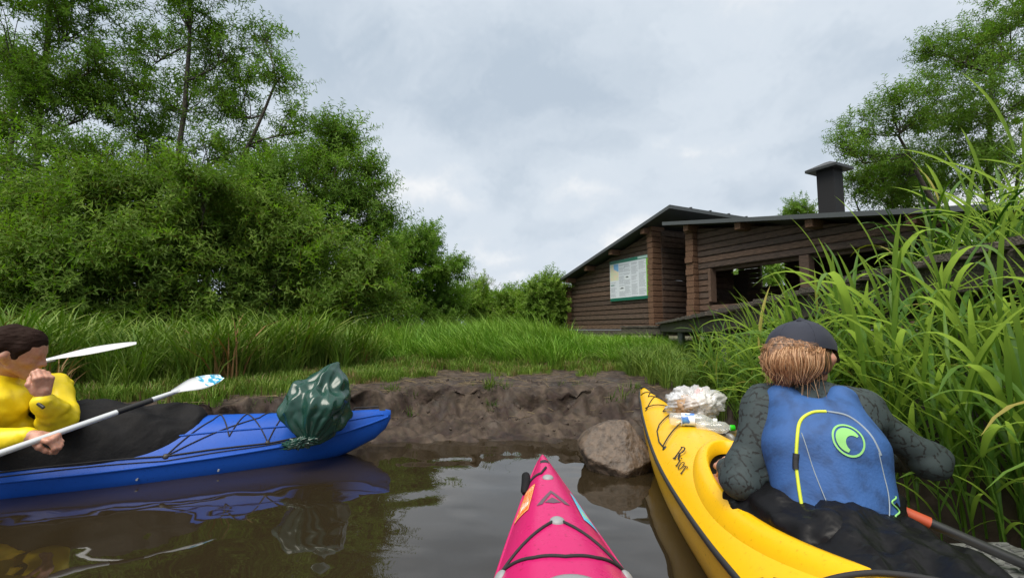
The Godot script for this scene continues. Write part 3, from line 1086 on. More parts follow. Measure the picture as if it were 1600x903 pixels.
func tree(called: String, label: String, category: String, blobs: Array, stems: Array, opts := {}) -> Node3D:
	# stems: lists of points; every clump hangs on a limb from the nearest stem, and its twigs end in sprays of leaves
	var base: Vector3 = stems[0][0]
	var t := thing(called, label, category, base, 0.0, opts.get("group", ""))
	var thick: float = opts.get("thick", 0.06)
	var dens: float = opts.get("density", 420.0)
	var size: float = opts.get("size", 1.0)
	var c0: Vector3 = opts.get("color", Vector3(0.137, 0.240, 0.044))
	var c1: Vector3 = opts.get("light", Vector3(0.216, 0.348, 0.060))
	var on := []
	for s in stems:
		var path := []
		for i in s.size() - 1:
			for k in 4:
				path.append(s[i].lerp(s[i + 1], k / 4.0) - base + rdir() * 0.02)
		path.append(s[-1] - base)
		var st := begin()
		tube(st, path, taper(thick, thick * 0.28, path.size() - 1), 8)
		part(st, "trunk", M.bark, t)
		for i in path.size():
			on.append([path[i], lerpf(thick, thick * 0.28, float(i) / path.size())])
	var sb := begin()
	var places := [[], [], []]
	var tints := [[], [], []]
	for b in blobs:
		var c := Vector3(b[0], b[1], b[2]) - base
		var r: float = b[3]
		var best = on[0]
		for o in on:
			var q: Vector3 = o[0]
			if (q - c).length() + maxf(0, q.y - c.y + r * 0.4) * 1.4 < (best[0] - c).length() + maxf(0, best[0].y - c.y + r * 0.4) * 1.4:
				best = o
		var hub: Vector3 = c - Vector3(0, r * 0.35, 0)
		var limb := bent(best[0], hub, 0.08)
		tube(sb, limb, taper(best[1] * 0.55, 0.014), 5, false)
		var clumps: int = int(7 + 9 * r)
		var each: int = int(ceil(dens * r * r / clumps))
		for k in clumps:
			var dir := (rdir() + Vector3(0, 0.15, 0)).normalized()
			var p: Vector3 = c + dir * r * pow(rng.randf(), 0.45) * Vector3(1, 0.92, 1)
			if p.y + base.y < 0.6:
				p.y = 0.6 - base.y + rv(0, 0.3)
			tube(sb, bent(limb[3 + rng.randi() % 4], p, 0.1, 4), taper(0.012, 0.004, 4), 4, false)
			var young: float = clampf(rv(-0.5, 0.9), 0, 1)
			var cr: float = (0.26 + 0.22 * r) * opts.get("spread", 1.0)
			for i in each:
				var o := rdir() * cr * pow(rng.randf(), 0.6)
				var at := p + o * Vector3(1, 0.8, 1)
				var grow: Vector3 = (o.normalized() * 0.7 + dir * 0.5 + Vector3(0, opts.get("lift", 0.25), 0) + rdir() * 0.5).normalized()
				var bas := look_basis(grow.cross(rdir()).normalized(), grow)
				bas = Basis(bas.x, grow, bas.x.cross(grow).normalized())
				var sc: float = size * rv(0.75, 1.2)
				var which := rng.randi() % 3
				places[which].append(Transform3D(bas.scaled(Vector3.ONE * sc), at - grow * 0.2 * sc))
				var col := c0.lerp(c1, clampf(young * 0.8 + rv(-0.15, 0.35), 0, 1)) * rv(0.8, 1.2)
				tints[which].append(Color(col.x, col.y, col.z))
	part(sb, "branches", M.bark, t)
	var set_no: int = opts.get("set", 0)
	for k in 3:
		scatter(sprays[set_no * 3 + k], places[k], tints[k], "foliage", M.leaf, t)
	return t

func make_trees() -> void:
	for k in 3:
		sprays.append(spray_mesh(17, 0.40, 0.098, 0.021, 0.15 + 0.1 * k))      # narrow willow leaves
	for k in 3:
		sprays.append(spray_mesh(20, 0.36, 0.075, 0.03, 0.1 + 0.1 * k))        # broader, crowded leaves
	var g := 0.4
	tree("willow_tree", "tall airy willow with dark upright trunks at the left edge", "tree", crowns.W1, [[Vector3(-8.7, g, -8.6), Vector3(-8.85, 3.4, -8.5), Vector3(-8.9, 7.3, -8.5), Vector3(-8.9, 9.0, -8.4)], [Vector3(-8.5, g, -8.4), Vector3(-9.3, 3.2, -8.5), Vector3(-9.6, 6.2, -8.6)]], {"thick": 0.075, "density": 300.0, "size": 1.15, "spread": 0.85})
	tree("willow_tree", "tall airy willow with spreading limbs rising above the thicket", "tree", crowns.W2, [[Vector3(-6.3, g, -9.0), Vector3(-6.55, 3.2, -8.9), Vector3(-6.45, 5.7, -8.9), Vector3(-6.5, 8.8, -8.9)], [Vector3(-6.1, g, -9.0), Vector3(-5.7, 3.2, -9.0), Vector3(-4.75, 5.7, -9.0)], [Vector3(-6.6, g, -9.0), Vector3(-7.4, 4.6, -9.2)]], {"thick": 0.075, "density": 300.0, "size": 1.15, "spread": 0.85})
	tree("willow_tree", "rounded dense willow at the right end of the tall thicket", "tree", crowns.W3, [[Vector3(-3.5, g, -8.7), Vector3(-3.4, 2.0, -8.5), Vector3(-3.2, 3.9, -8.3)], [Vector3(-3.7, g, -8.7), Vector3(-4.4, 2.4, -8.8), Vector3(-4.8, 3.6, -8.8)], [Vector3(-3.3, g, -8.6), Vector3(-2.6, 2.6, -8.5)]], {"thick": 0.06, "density": 800.0, "size": 1.1, "light": Vector3(0.218, 0.356, 0.060)})
	var low := {"thick": 0.03, "density": 1100.0, "size": 1.15, "lift": 0.1, "color": Vector3(0.138, 0.225, 0.045), "light": Vector3(0.228, 0.336, 0.066), "group": "willow shrubs in front of the tall willows"}
	var fan_stems := func(x: float, z: float, top: float, spread: float) -> Array:
		var out := []
		for k in 4:
			var a := k * 1.57 + 0.4
			out.append([Vector3(x, 0.38, z), Vector3(x + cos(a) * spread * 0.4, lerpf(0.4, top, 0.5), z + sin(a) * spread * 0.3), Vector3(x + cos(a) * spread, top, z + sin(a) * spread * 0.6)])
		return out
	tree("willow_shrub", "low willow shrub behind the person in yellow", "shrub", crowns.B1, fan_stems.call(-6.4, -6.5, 2.2, 0.7), low)
	tree("willow_shrub", "broad willow shrub above the black and white paddle blade", "shrub", crowns.B2, fan_stems.call(-4.9, -6.5, 2.1, 0.7), low)
	tree("willow_shrub", "willow shrub behind the green bag with leaves down to the grass", "shrub", crowns.B3, fan_stems.call(-3.8, -6.9, 1.9, 0.6), low)
	tree("willow_shrub", "small willow shrub at the foot of the rounded willow", "shrub", crowns.B4, fan_stems.call(-2.8, -7.8, 1.5, 0.5), low)
	tree("shrub", "rounded shrub beyond the thicket beside the open sky", "shrub", crowns.B5, fan_stems.call(-2.6, -13.6, 2.8, 0.8), {"thick": 0.05, "density": 800.0, "size": 1.25, "set": 1})
	var farb := {"thick": 0.04, "density": 900.0, "size": 1.35, "set": 1, "color": Vector3(0.172, 0.287, 0.046), "light": Vector3(0.228, 0.336, 0.060), "group": "round bushes far behind the grass"}
	tree("shrub", "round light green bush, leftmost of three beyond the tall grass", "shrub", crowns.F1, fan_stems.call(-1.3, -16.5, 1.5, 0.6), farb)
	tree("shrub", "round light green bush, middle of three beyond the tall grass", "shrub", crowns.F2, fan_stems.call(-0.1, -15.6, 1.5, 0.6), farb)
	tree("shrub", "round light green bush touching the shelter's left corner", "shrub", crowns.F3, fan_stems.call(1.2, -15.0, 1.5, 0.6), farb)
	tree("bare_bush", "sparse half-bare bush above the far bushes", "shrub", [[-1.4, 2.55, -18.0, 0.5], [-1.0, 2.2, -18.0, 0.4], [-1.8, 2.1, -18.0, 0.4]], fan_stems.call(-1.4, -18.0, 2.9, 0.55), {"thick": 0.035, "density": 60.0, "size": 1.0, "color": Vector3(0.12, 0.10, 0.05), "light": Vector3(0.15, 0.14, 0.06)})
	tree("willow_tree", "large airy willow behind the shelter's chimney and roof", "tree", crowns.R1, [[Vector3(11.4, g, -11.0), Vector3(11.5, 4.0, -11.1), Vector3(11.9, 8.0, -11.0)], [Vector3(11.2, g, -11.0), Vector3(10.2, 3.6, -11.0), Vector3(9.2, 5.4, -10.8)], [Vector3(11.6, g, -11.2), Vector3(12.6, 5.0, -11.3)]], {"thick": 0.09, "density": 350.0, "size": 1.15, "spread": 0.9, "light": Vector3(0.188, 0.306, 0.055)})
	tree("shrub", "dense green shrub above the shelter's roof right of the chimney", "shrub", crowns.R2, fan_stems.call(10.6, -12.9, 4.6, 0.9), {"thick": 0.06, "density": 420.0, "size": 1.2, "light": Vector3(0.19, 0.29, 0.05)})
	tree("shrub", "small treetop showing over the roof left of the chimney", "tree", crowns.R3, fan_stems.call(12.1, -19.6, 5.6, 0.5), {"thick": 0.06, "density": 420.0, "size": 1.4, "set": 1})
	tree("shrub", "green shrub seen through the shelter's opening", "shrub", crowns.R4, fan_stems.call(8.6, -15.4, 2.6, 0.8), {"thick": 0.05, "density": 420.0, "size": 1.3, "set": 1})

# ---------------------------------------------------------------- grass
func tuft_mesh(blades: int, high: float, wide: float, spread: float, lean: float, arch := 1.0) -> ArrayMesh:
	var st := begin()
	for i in blades:
		var az := rv(0, TAU)
		var p := Vector3(cos(az), 0, sin(az)) * spread * sqrt(rng.randf())
		var h := high * rv(0.55, 1.1)
		var out := Vector3(cos(az + rv(-1, 1)), 0, sin(az + rv(-1, 1))) * rv(0.1, 0.5) * arch * h + Vector3(-lean * h, 0, 0)
		var side := Vector3(-sin(az + rv(-1.2, 1.2)), 0, cos(az)).normalized()
		var g := rv(0.75, 1.2)
		st.set_color(Color(g * rv(0.85, 1.2), g, g * rv(0.8, 1.1)) if rng.randf() > 0.06 else Color(2.0, 1.25, 1.2))
		var prev_l := Vector3.ZERO
		var prev_r := Vector3.ZERO
		for k in 5:
			var t := k / 4.0
			var c := p + Vector3(0, h * (t - (0.22 + 0.16 * (arch - 1.0)) * t * t * t), 0) + out * t * t
			var w := wide * 0.5 * (1.0 - t * t) * (0.6 + 0.8 * minf(t * 3, 1)) + 0.0004
			var l := c - side * w
			var r := c + side * w
			if k > 0:
				quad(st, prev_l, prev_r, r, l)
			prev_l = l
			prev_r = r
	return done(st)

func in_boats(x: float, z: float) -> bool:
	return false

func make_grass() -> void:
	var tall := []
	for k in 4:
		tall.append(tuft_mesh(30, 0.8, 0.007, 0.09, 0.16))
	var short := []
	for k in 3:
		short.append(tuft_mesh(22, 0.12, 0.004, 0.05, 0.02))
	var coarse := []
	for k in 3:
		coarse.append(tuft_mesh(18, 0.72, 0.011, 0.07, 0.1, 1.5))
	var bright0 := Vector3(0.13, 0.26, 0.03)
	var bright1 := Vector3(0.20, 0.33, 0.042)
	# tall grass field behind the bank
	var pl := [[], [], [], []]
	var co := [[], [], [], []]
	for i in 9000:
		var z := -rv(5.3, 14.5)
		var x := rv(-7.0, 5.0)
		var front := -5.75 + gn.get_noise_2d(x * 0.9, 3.0) * 0.5 + smoothstep(-1.0, -3.5, x) * 0.9
		if z > front:
			continue
		if x > 2.6 and z < -8.2:
			continue
		if z < -10.0 and rng.randf() < 0.5:
			continue
		var v := gn.get_noise_2d(x * 0.7 + 12, z * 0.7)
		var sc := rv(0.75, 1.1) * (0.86 + 0.35 * v) * (0.62 + 0.38 * smoothstep(0.0, 0.9, front - z))
		sc *= lerpf(1.0, 0.6, smoothstep(0.2, 1.4, x))
		var k := rng.randi() % 4
		pl[k].append(Transform3D(Basis(Vector3.UP, rv(-0.9, 0.9)).scaled(Vector3(1, sc, 1) * rv(0.9, 1.1)), Vector3(x, ground_at(x, z, false) - 0.02, z)))
		var c := bright0.lerp(bright1, clampf(0.4 + v + rv(-0.3, 0.3), 0, 1)) * rv(0.85, 1.1)
		co[k].append(Color(c.x, c.y, c.z))
	var field := thing("tall_grass", "tall soft bright green grass field behind the mud bank", "grass")
	field.set_meta("kind", "stuff")
	for k in 4:
		scatter(tall[k], pl[k], co[k], "blades", M.blade, field)
	# short turf on top of the bank and tufts along its broken edge
	pl = [[], [], []]
	co = [[], [], []]
	for i in 16000:
		var x := rv(-4.5, 1.9)
		var z := -rv(2.7, 6.4)
		var s := shore_dist(Vector2(x, z))
		var w := bank_width(x)
		if s < w * 0.75:
			continue
		var g := gn.get_noise_2d(x * 1.4 + 31, z * 1.4) * 0.75 + gn.get_noise_2d(x * 9.0, z * 9.0 + 3) * 0.4
		var lush := smoothstep(w, w + 1.1, s) - lerpf(0.0, 0.8, smoothstep(-1.6, -0.6, x) * (1.0 - smoothstep(1.7, 2.5, s)))
		if x < -1.0 and s > w * 0.85:
			lush += 0.12
		if g + lush < 0.40:
			continue
		var k := rng.randi() % 3
		var sc := rv(0.45, 1.0) * (1.0 + (0.35 * smoothstep(-0.6, -2.2, x)) + smoothstep(1.6, 2.6, s) * 0.8)
		pl[k].append(Transform3D(Basis(Vector3.UP, rv(0, TAU)).scaled(Vector3(1, 1, 1) * sc), Vector3(x, ground_at(x, z) - 0.008, z)))
		var c := Vector3(0.12, 0.21, 0.03).lerp(Vector3(0.22, 0.27, 0.055), rng.randf() * rng.randf()) * rv(0.8, 1.15)
		if rng.randf() < 0.14:
			c = Vector3(0.2, 0.15, 0.07)
		co[k].append(Color(c.x, c.y, c.z))
	for i in 700:
		# weeds hanging over the broken edge
		var x := rv(-2.2, 1.2)
		var z := -rv(3.3, 4.8)
		var s := shore_dist(Vector2(x, z))
		var w := bank_width(x)
		if s < w * 0.72 or s > w * 1.25 or gn.get_noise_2d(x * 1.9 + 5, z * 1.2) + gn.get_noise_2d(x * 6.0, 2.0) * 0.5 < 0.16:
			continue
		var k := rng.randi() % 3
		pl[k].append(Transform3D((Basis(Vector3.RIGHT, rv(0.2, 0.9)) * Basis(Vector3.UP, rv(0, TAU))).scaled(Vector3.ONE * rv(0.5, 1.2)), Vector3(x, ground_at(x, z) - 0.01, z)))
		var c := Vector3(0.075, 0.15, 0.024).lerp(Vector3(0.15, 0.2, 0.04), rng.randf()) * rv(0.8, 1.15)
		co[k].append(Color(c.x, c.y, c.z))
	var turf := thing("short_grass", "short turf and weeds on top of the mud bank", "grass")
	turf.set_meta("kind", "stuff")
	for k in 3:
		scatter(short[k], pl[k], co[k], "blades", M.blade, turf)
	# crumbs of mud and bits of straw lying on the bank
	var lump := begin()
	grid(lump, crumple(6, 9, Vector3.ZERO, func(th: float, ph: float) -> Vector3:
		var d := Vector3(sin(th) * cos(ph), cos(th), sin(th) * sin(ph))
		return d * (1.0 + 0.6 * fine_noise.get_noise_3dv(d * 1.3)) * Vector3(1, 0.6, 0.85)), true)
	var lump_mesh := done(lump)
	var cp := []
	var cc := []
	var sp := []
	var sc2 := []
	for i in 2600:
		var x := rv(-2.6, 1.25)
		var z := -rv(3.0, 5.6)
		var s := shore_dist(Vector2(x, z))
		var w := bank_width(x)
		if s < 0.04:
			continue
		var y := ground_at(x, z)
		if i % 4 > 0:
			if s > w * 1.6 or gn.get_noise_2d(x * 2.4, z * 2.4 + 60) < -0.05:
				continue
			var r := 0.004 + 0.022 * pow(rng.randf(), 4.0)
			cp.append(Transform3D(Basis(rdir(), rv(0, TAU)).scaled(Vector3.ONE * r), Vector3(x, y + r * 0.1, z)))
			var g := rv(0.75, 1.2)
			cc.append(Color(0.06 * g, 0.045 * g, 0.036 * g))
		elif s > w * 0.6:
			sp.append(Transform3D((Basis(Vector3.UP, rv(0, TAU)) * Basis(Vector3.BACK, PI * 0.5 + rv(-0.15, 0.15))).scaled(Vector3.ONE * rv(0.3, 1.0)), Vector3(x, y + 0.006, z)))
			var c := Vector3(0.24, 0.19, 0.10).lerp(Vector3(0.12, 0.085, 0.05), rng.randf())
			sc2.append(Color(c.x, c.y, c.z))
	var crumbs := thing("mud_crumbs", "small crumbs of mud strewn over the bank", "mud")
	crumbs.set_meta("kind", "stuff")
	var cm: StandardMaterial3D = mat(Color.WHITE, 0.8, 0.0, 0.35)
	cm.vertex_color_use_as_albedo = true
	scatter(lump_mesh, cp, cc, "crumbs", cm, crumbs)
	var straw := begin()
	straw.set_color(Color.WHITE)
	tube(straw, [Vector3(0, -0.12, 0), Vector3(0.004, 0.0, 0.003), Vector3(-0.002, 0.12, 0.008)], [0.0022, 0.002, 0.0012], 4)
	var stalks := thing("straw", "dry straw and twigs lying on the bank", "straw")
	stalks.set_meta("kind", "stuff")
	scatter(done(straw), sp, sc2, "stalks", cm, stalks)
	# coarse arching grass at the left below the shrubs, and at the foot of the boardwalk
	pl = [[], [], []]
	co = [[], [], []]
	for i in 8500:
		var left := rng.randf() < 0.7
		var x := rv(-7.5, -1.6) if left else rv(1.2, 3.4)
		var z := -rv(3.3, 7.4) if left else -rv(3.3, 9.0)
		var s := shore_dist(Vector2(x, z))
		if left:
			var edge := 0.62 + smoothstep(-3.0, -1.6, x) * 1.4 + gn.get_noise_2d(x * 1.5, z * 1.5) * 0.4
			if s < edge:
				continue
		elif x < 1.35 + gn.get_noise_2d(z * 1.2, 8.0) * 0.25 + smoothstep(-3.6, -5.0, z) * -0.1 or s < 0.15:
			continue
		var k := rng.randi() % 3
		var sc := rv(0.6, 1.15) * (0.9 if left else 0.5)
		if left:
			var v := gn.get_noise_2d(x * 0.8 + 40, z * 0.8) + 0.6 * gn.get_noise_2d(x * 2.6, z * 2.6 + 11)
			if v < -0.06 and rng.randf() < 0.85:
				continue
			sc *= 0.75 + 1.1 * clampf(v, 0.0, 0.6)
		pl[k].append(Transform3D(Basis(Vector3.UP, rv(0, TAU)).scaled(Vector3(1, 1, 1) * sc), Vector3(x, ground_at(x, z, false) - 0.02, z)))
		var c := Vector3(0.095, 0.17, 0.028).lerp(Vector3(0.17, 0.24, 0.042), rng.randf()) * rv(0.75, 1.1)
		if left and (rng.randf() < 0.04 or (s < 0.75 and rng.randf() < 0.3)):
			c = Vector3(0.22, 0.13, 0.06) * rv(0.7, 1.1)
		co[k].append(Color(c.x, c.y, c.z))
	var rough := thing("coarse_grass", "coarse arching grass below the shrubs and beside the boardwalk", "grass")
	rough.set_meta("kind", "stuff")
	for k in 3:
		scatter(coarse[k], pl[k], co[k], "blades", M.blade, rough)

# ---------------------------------------------------------------- reeds on the right bank
var reed_leaves := []
var reed_stems := []

func reed_leaf(length: float, wide: float, rise: float, fall: float) -> ArrayMesh:
	# starts at the origin, leaves the stem along +X, arches over; folded along its midrib
	var st := begin()
	var p := Vector3.ZERO
	var n := 9
	var rows := []
	var twist := rv(-0.5, 0.5)
	for i in n + 1:
		var t := float(i) / n
		var a := lerpf(rise, -fall, pow(t, 1.3))
		if i > 0:
			p += Vector3(cos(a), sin(a), 0) * length / n
		var w := wide * 0.5 * pow(sin(PI * clampf(0.12 + t * 0.88, 0, 1)), 0.7) if t < 0.99 else 0.0005
		var side := Vector3(0, sin(twist * t), cos(twist * t))
		var up := Vector3(-sin(a), cos(a), 0)
		rows.append([p - side * w + up * w * 0.35, p, p + side * w + up * w * 0.35])
	st.set_color(Color.WHITE)
	grid(st, rows)
	return done(st)

func reed_stem(high: float) -> ArrayMesh:
	var st := begin()
	st.set_color(Color(1.15, 1.0, 0.9))
	var path := []
	for i in 7:
		var t := i / 6.0
		path.append(Vector3(0.22 * high * t * t, high * t * (1 - 0.05 * t), 0))
	tube(st, path, taper(0.006, 0.0025), 5, false)
	return done(st)

func reed_at(t: float, high: float) -> Vector3:
	return Vector3(0.22 * high * t * t, high * t * (1 - 0.05 * t), 0)

func reed_parts(high: float, hero: bool) -> Array:
	# [mesh number, transform] of the leaves of one plant
	var out := []
	var n := (8 if hero else 7) if high < 1.2 else 12
	var az := rv(0, TAU)
	for i in n:
		var t := 0.22 + 0.78 * i / (n - 1.0)
		az += PI + rv(-0.7, 0.7)
		var yaw := az if i < n - 1 else rv(-0.5, 0.5)
		var sc := rv(0.8, 1.15) * (0.75 + 0.45 * sin(t * PI * 0.8))
		out.append([rng.randi() % reed_leaves.size() if i < n - 1 else 0, Transform3D(Basis(Vector3.UP, yaw).scaled(Vector3.ONE * sc), reed_at(t, high))])
	return out

func reed_color() -> Vector3:
	var c := Vector3(0.036, 0.098, 0.014).lerp(Vector3(0.098, 0.172, 0.025), pow(rng.randf(), 1.3))
	if rng.randf() < 0.05:
		c = Vector3(0.26, 0.22, 0.06)
	return c * rv(0.85, 1.1)

func make_reeds() -> void:
	reed_leaves = [reed_leaf(0.44, 0.022, 1.42, -0.9), reed_leaf(0.56, 0.025, 1.2, -0.35), reed_leaf(0.6, 0.027, 1.1, 0.35), reed_leaf(0.5, 0.023, 1.0, -0.2), reed_leaf(0.64, 0.029, 1.25, 0.7), reed_leaf(0.48, 0.024, 0.85, 0.3), reed_leaf(0.54, 0.018, 1.3, -0.6)]
	var highs := [0.72, 0.88, 1.02, 1.45]
	for h in highs:
		reed_stems.append(reed_stem(h))
	# a few shades of leaf, shared between plants
	var shades := []
	for k in 7:
		var m: StandardMaterial3D = M.blade.duplicate()
		var c := reed_color() if k < 6 else Vector3(0.24, 0.2, 0.05)
		m.vertex_color_use_as_albedo = false
		m.albedo_color = lin(c.x, c.y, c.z)
		shades.append(m)
	var n := 0
	var tries := 0
	while n < 280 and tries < 4000:
		tries += 1
		var z := -rv(0.75, 3.7)
		var bx := lerpf(2.07, 1.76, clampf((-z - 1.2) / 2.8, 0, 1))
		var front := n < 190
		var x := rv(1.46, bx - 0.02) if front else bx + 0.95 + rv(0.0, 1.1)
		if shore_dist(Vector2(x, z)) < 0.06:
			continue
		var tall := not front and x / -z > 0.86
		var which := 3 if tall else rng.randi() % 3
		var where := "low green reed with arching leaves on the right bank, water side of the boardwalk"
		if x > bx:
			where = "tall green reed with arching leaves growing behind the boardwalk"
		elif z < -3.0:
			where = "green reed with arching leaves below the boardwalk near the shelter platform"
		elif z > -1.7:
			where = "green reed with drooping leaves on the bank beside the woman's right arm"
		var p := thing("reed_plant", where, "reed", Vector3(x, ground_at(x, z, false) - 0.02, z), PI + rv(-1.2, 1.2), "reeds on the right bank")
		p.rotation.z = 0.0
		var sc := rv(0.72, 1.0)
		if front and z > -1.9:
			sc *= 0.72
		elif front:
			sc *= lerpf(0.9, 0.5, smoothstep(-2.0, -3.4, z))
		if not front:
			sc = (rv(0.75, 1.05) if x / -z > 1.05 else rv(0.5, 0.78)) if tall else rv(0.4, 0.6)
		p.scale = Vector3.ONE * sc
		put(reed_stems[which], "stem", shades[rng.randi() % 6], p)
		for l in reed_parts(highs[which], true):
			var o := put(reed_leaves[l[0]], "leaf", shades[rng.randi() % 6] if rng.randf() > 0.04 else shades[6], p)
			o.transform = l[1]
		n += 1
	# the mass of reeds behind them
	var places := []
	var tints := []
	for k in reed_leaves.size():
		places.append([])
		tints.append([])
	var sp := [[], [], [], []]
	var sc_t := [[], [], [], []]
	for i in 620:
		var z := -rv(0.3, 6.5)
		var x := rv(1.5, 6.0)
		var bx := lerpf(2.07, 1.76, clampf((-z - 1.2) / 2.8, 0, 1)) + maxf(0, -z - 4.0) * 0.223
		if x > bx - 0.03 and x < bx + 0.95 or shore_dist(Vector2(x, z)) < 0.12:
			continue
		if z < -3.9 and x < bx:
			continue
		var far_right := x > bx and x / -z > 0.9
		var which := 3 if far_right else rng.randi() % 3
		var b := Basis(Vector3.UP, PI + rv(-1.4, 1.4)).scaled(Vector3.ONE * rv(0.8, 1.15) * (0.5 if x < bx else (0.75 if far_right else 0.45)))
		var tr := Transform3D(b, Vector3(x, ground_at(x, z, false) - 0.02, z))
		sp[which].append(tr)
		sc_t[which].append(Color(0.1, 0.17, 0.03))
		for l in reed_parts(highs[which], false):
			places[l[0]].append(tr * l[1])
			var c := reed_color()
			tints[l[0]].append(Color(c.x, c.y, c.z))
	var bed := thing("reed_bed", "dense mass of reeds behind and around the boardwalk", "reeds")
	bed.set_meta("kind", "stuff")
	for k in reed_leaves.size():
		scatter(reed_leaves[k], places[k], tints[k], "leaves", M.blade, bed)
	for k in 4:
		scatter(reed_stems[k], sp[k], sc_t[k], "stems", M.blade, bed)

# ---------------------------------------------------------------- kayaks: bow at local z 0, stern at z = length; rows are [z, half beam, seam, ridge, keel]
func cock_half(K: Dictionary, z: float) -> float:
	var c: Array = K.cockpit
	var u: float = (z - (c[0] + c[1]) * 0.5) / ((c[1] - c[0]) * 0.5)
	if absf(u) >= 1.0:
		return 0.0
	return c[2] * pow(1.0 - u * u, 0.55)

func deck_y(K: Dictionary, z: float, x: float) -> float:
	var b := curve_at(K.tab, z, 1)
	var m := curve_at(K.tab, z, 2)
	var r := curve_at(K.tab, z, 3)
	var u := clampf(absf(x) / maxf(b, 0.004), 0, 1)
	var peak: float = lerpf(K.get("bow_pow", 1.35), K.get("pow", 2.0), smoothstep(0.2, 1.2, z))
	return m + (r - m) * (1.0 - pow(u, peak))

func on_deck(K: Dictionary, z: float, x: float, lift := 0.0) -> Vector3:
	var y := deck_y(K, z, x)
	var n := Vector3(-(deck_y(K, z, x + 0.01) - deck_y(K, z, x - 0.01)) / 0.02, 1, -(deck_y(K, z + 0.01, x) - deck_y(K, z - 0.01, x)) / 0.02).normalized()
	return Vector3(x, y, z) + n * lift

func shell(K: Dictionary, parent: Node3D, deck_m: Material, hull_m: Material) -> void:
	var L: float = K.tab[-1][0]
	var zs := [0.0, 0.012, 0.03, 0.06]
	var z := 0.1
	while z < L - 0.05:
		zs.append(z)
		z += 0.045
	zs.append(L)
	for e in [K.cockpit[0], K.cockpit[1]]:
		for d in [-0.012, -0.004, 0.0, 0.004, 0.012, 0.025]:
			zs.append(e + d)
	zs.sort()
	var hull := []
	var left := []
	var right := []
	for zz in zs:
		var b := curve_at(K.tab, zz, 1)
		var m := curve_at(K.tab, zz, 2)
		var k := curve_at(K.tab, zz, 4)
		var row := []
		for i in 17:
			var a := PI * i / 16.0
			var cx := cos(a)
			row.append(Vector3(signf(cx) * b * pow(absf(cx), 0.72), m - (m - k) * pow(sin(a), 0.75), zz))
		hull.append(row)
		var w := minf(cock_half(K, zz), b * 0.93)
		var lr := []
		var rr := []
		for i in 11:
			var x := lerpf(b, w, i / 10.0)
			rr.append(Vector3(x, deck_y(K, zz, x) + 0.0005, zz))
			lr.append(Vector3(0.0 - x, deck_y(K, zz, x) + 0.0005, zz))
		lr.reverse()
		left.append(lr)
		right.append(rr)
	var st := begin()
	grid(st, hull)
	part(st, "hull", hull_m, parent)
	st = begin()
	grid(st, left)
	grid(st, right)
	part(st, "deck", deck_m, parent)

func line_on_deck(K: Dictionary, pts: Array, r: float, parent: Node3D, called: String, m: Material, lift := -1.0) -> MeshInstance3D:
	# a cord lying on the deck through points [z, x]
	var path := []
	for i in pts.size() - 1:
		for k in 8:
			var t := k / 8.0
			path.append(on_deck(K, lerpf(pts[i][0], pts[i + 1][0], t), lerpf(pts[i][1], pts[i + 1][1], t), r * 0.8 if lift < 0 else lift))
	path.append(on_deck(K, pts[-1][0], pts[-1][1], r * 0.8))
	var st := begin()
	tube(st, path, r, 6)
	return part(st, called, m, parent)

func knob(K: Dictionary, z: float, x: float, r: float, parent: Node3D, m: Material, called := "deck_fitting") -> MeshInstance3D:
	var p := on_deck(K, z, x, 0.0)
	var n := (on_deck(K, z, x, 1.0) - p).normalized()
	var b := look_basis(n.cross(Vector3.BACK).normalized(), n)
	var rows := []
	for i in 6:
		var t := i / 5.0
		var row := []
		for k in 14:
			var a := TAU * k / 14
			row.append(p + (b.x * cos(a) + b.z * sin(a)) * r * cos(t * PI * 0.5) * (1.0 if t < 1 else 0.02) + n * r * 0.55 * sin(t * PI * 0.5))
		rows.append(row)
	var st := begin()
	grid(st, rows, true)
	return part(st, called, m, parent)

func decal(K: Dictionary, corners: Array, parent: Node3D, called: String, m: Material, lift := 0.0025, n := 8) -> MeshInstance3D:
	# a sticker draped on the deck; corners [z, x] run round it
	var st := begin()
	st.set_smooth_group(1)
	var rows := []
	for i in n + 1:
		var row := []
		for k in n + 1:
			var u := float(k) / n
			var v := float(i) / n
			var z := lerpf(lerpf(corners[0][0], corners[1][0], u), lerpf(corners[3][0], corners[2][0], u), v)
			var x := lerpf(lerpf(corners[0][1], corners[1][1], u), lerpf(corners[3][1], corners[2][1], u), v)
			row.append([on_deck(K, z, x, lift), Vector2(u, v)])
		rows.append(row)
	for i in n:
		for k in n:
			for q in [rows[i][k], rows[i][k + 1], rows[i + 1][k + 1], rows[i][k], rows[i + 1][k + 1], rows[i + 1][k]]:
				st.set_uv(q[1])
				st.add_vertex(q[0])
	return part(st, called, m, parent)

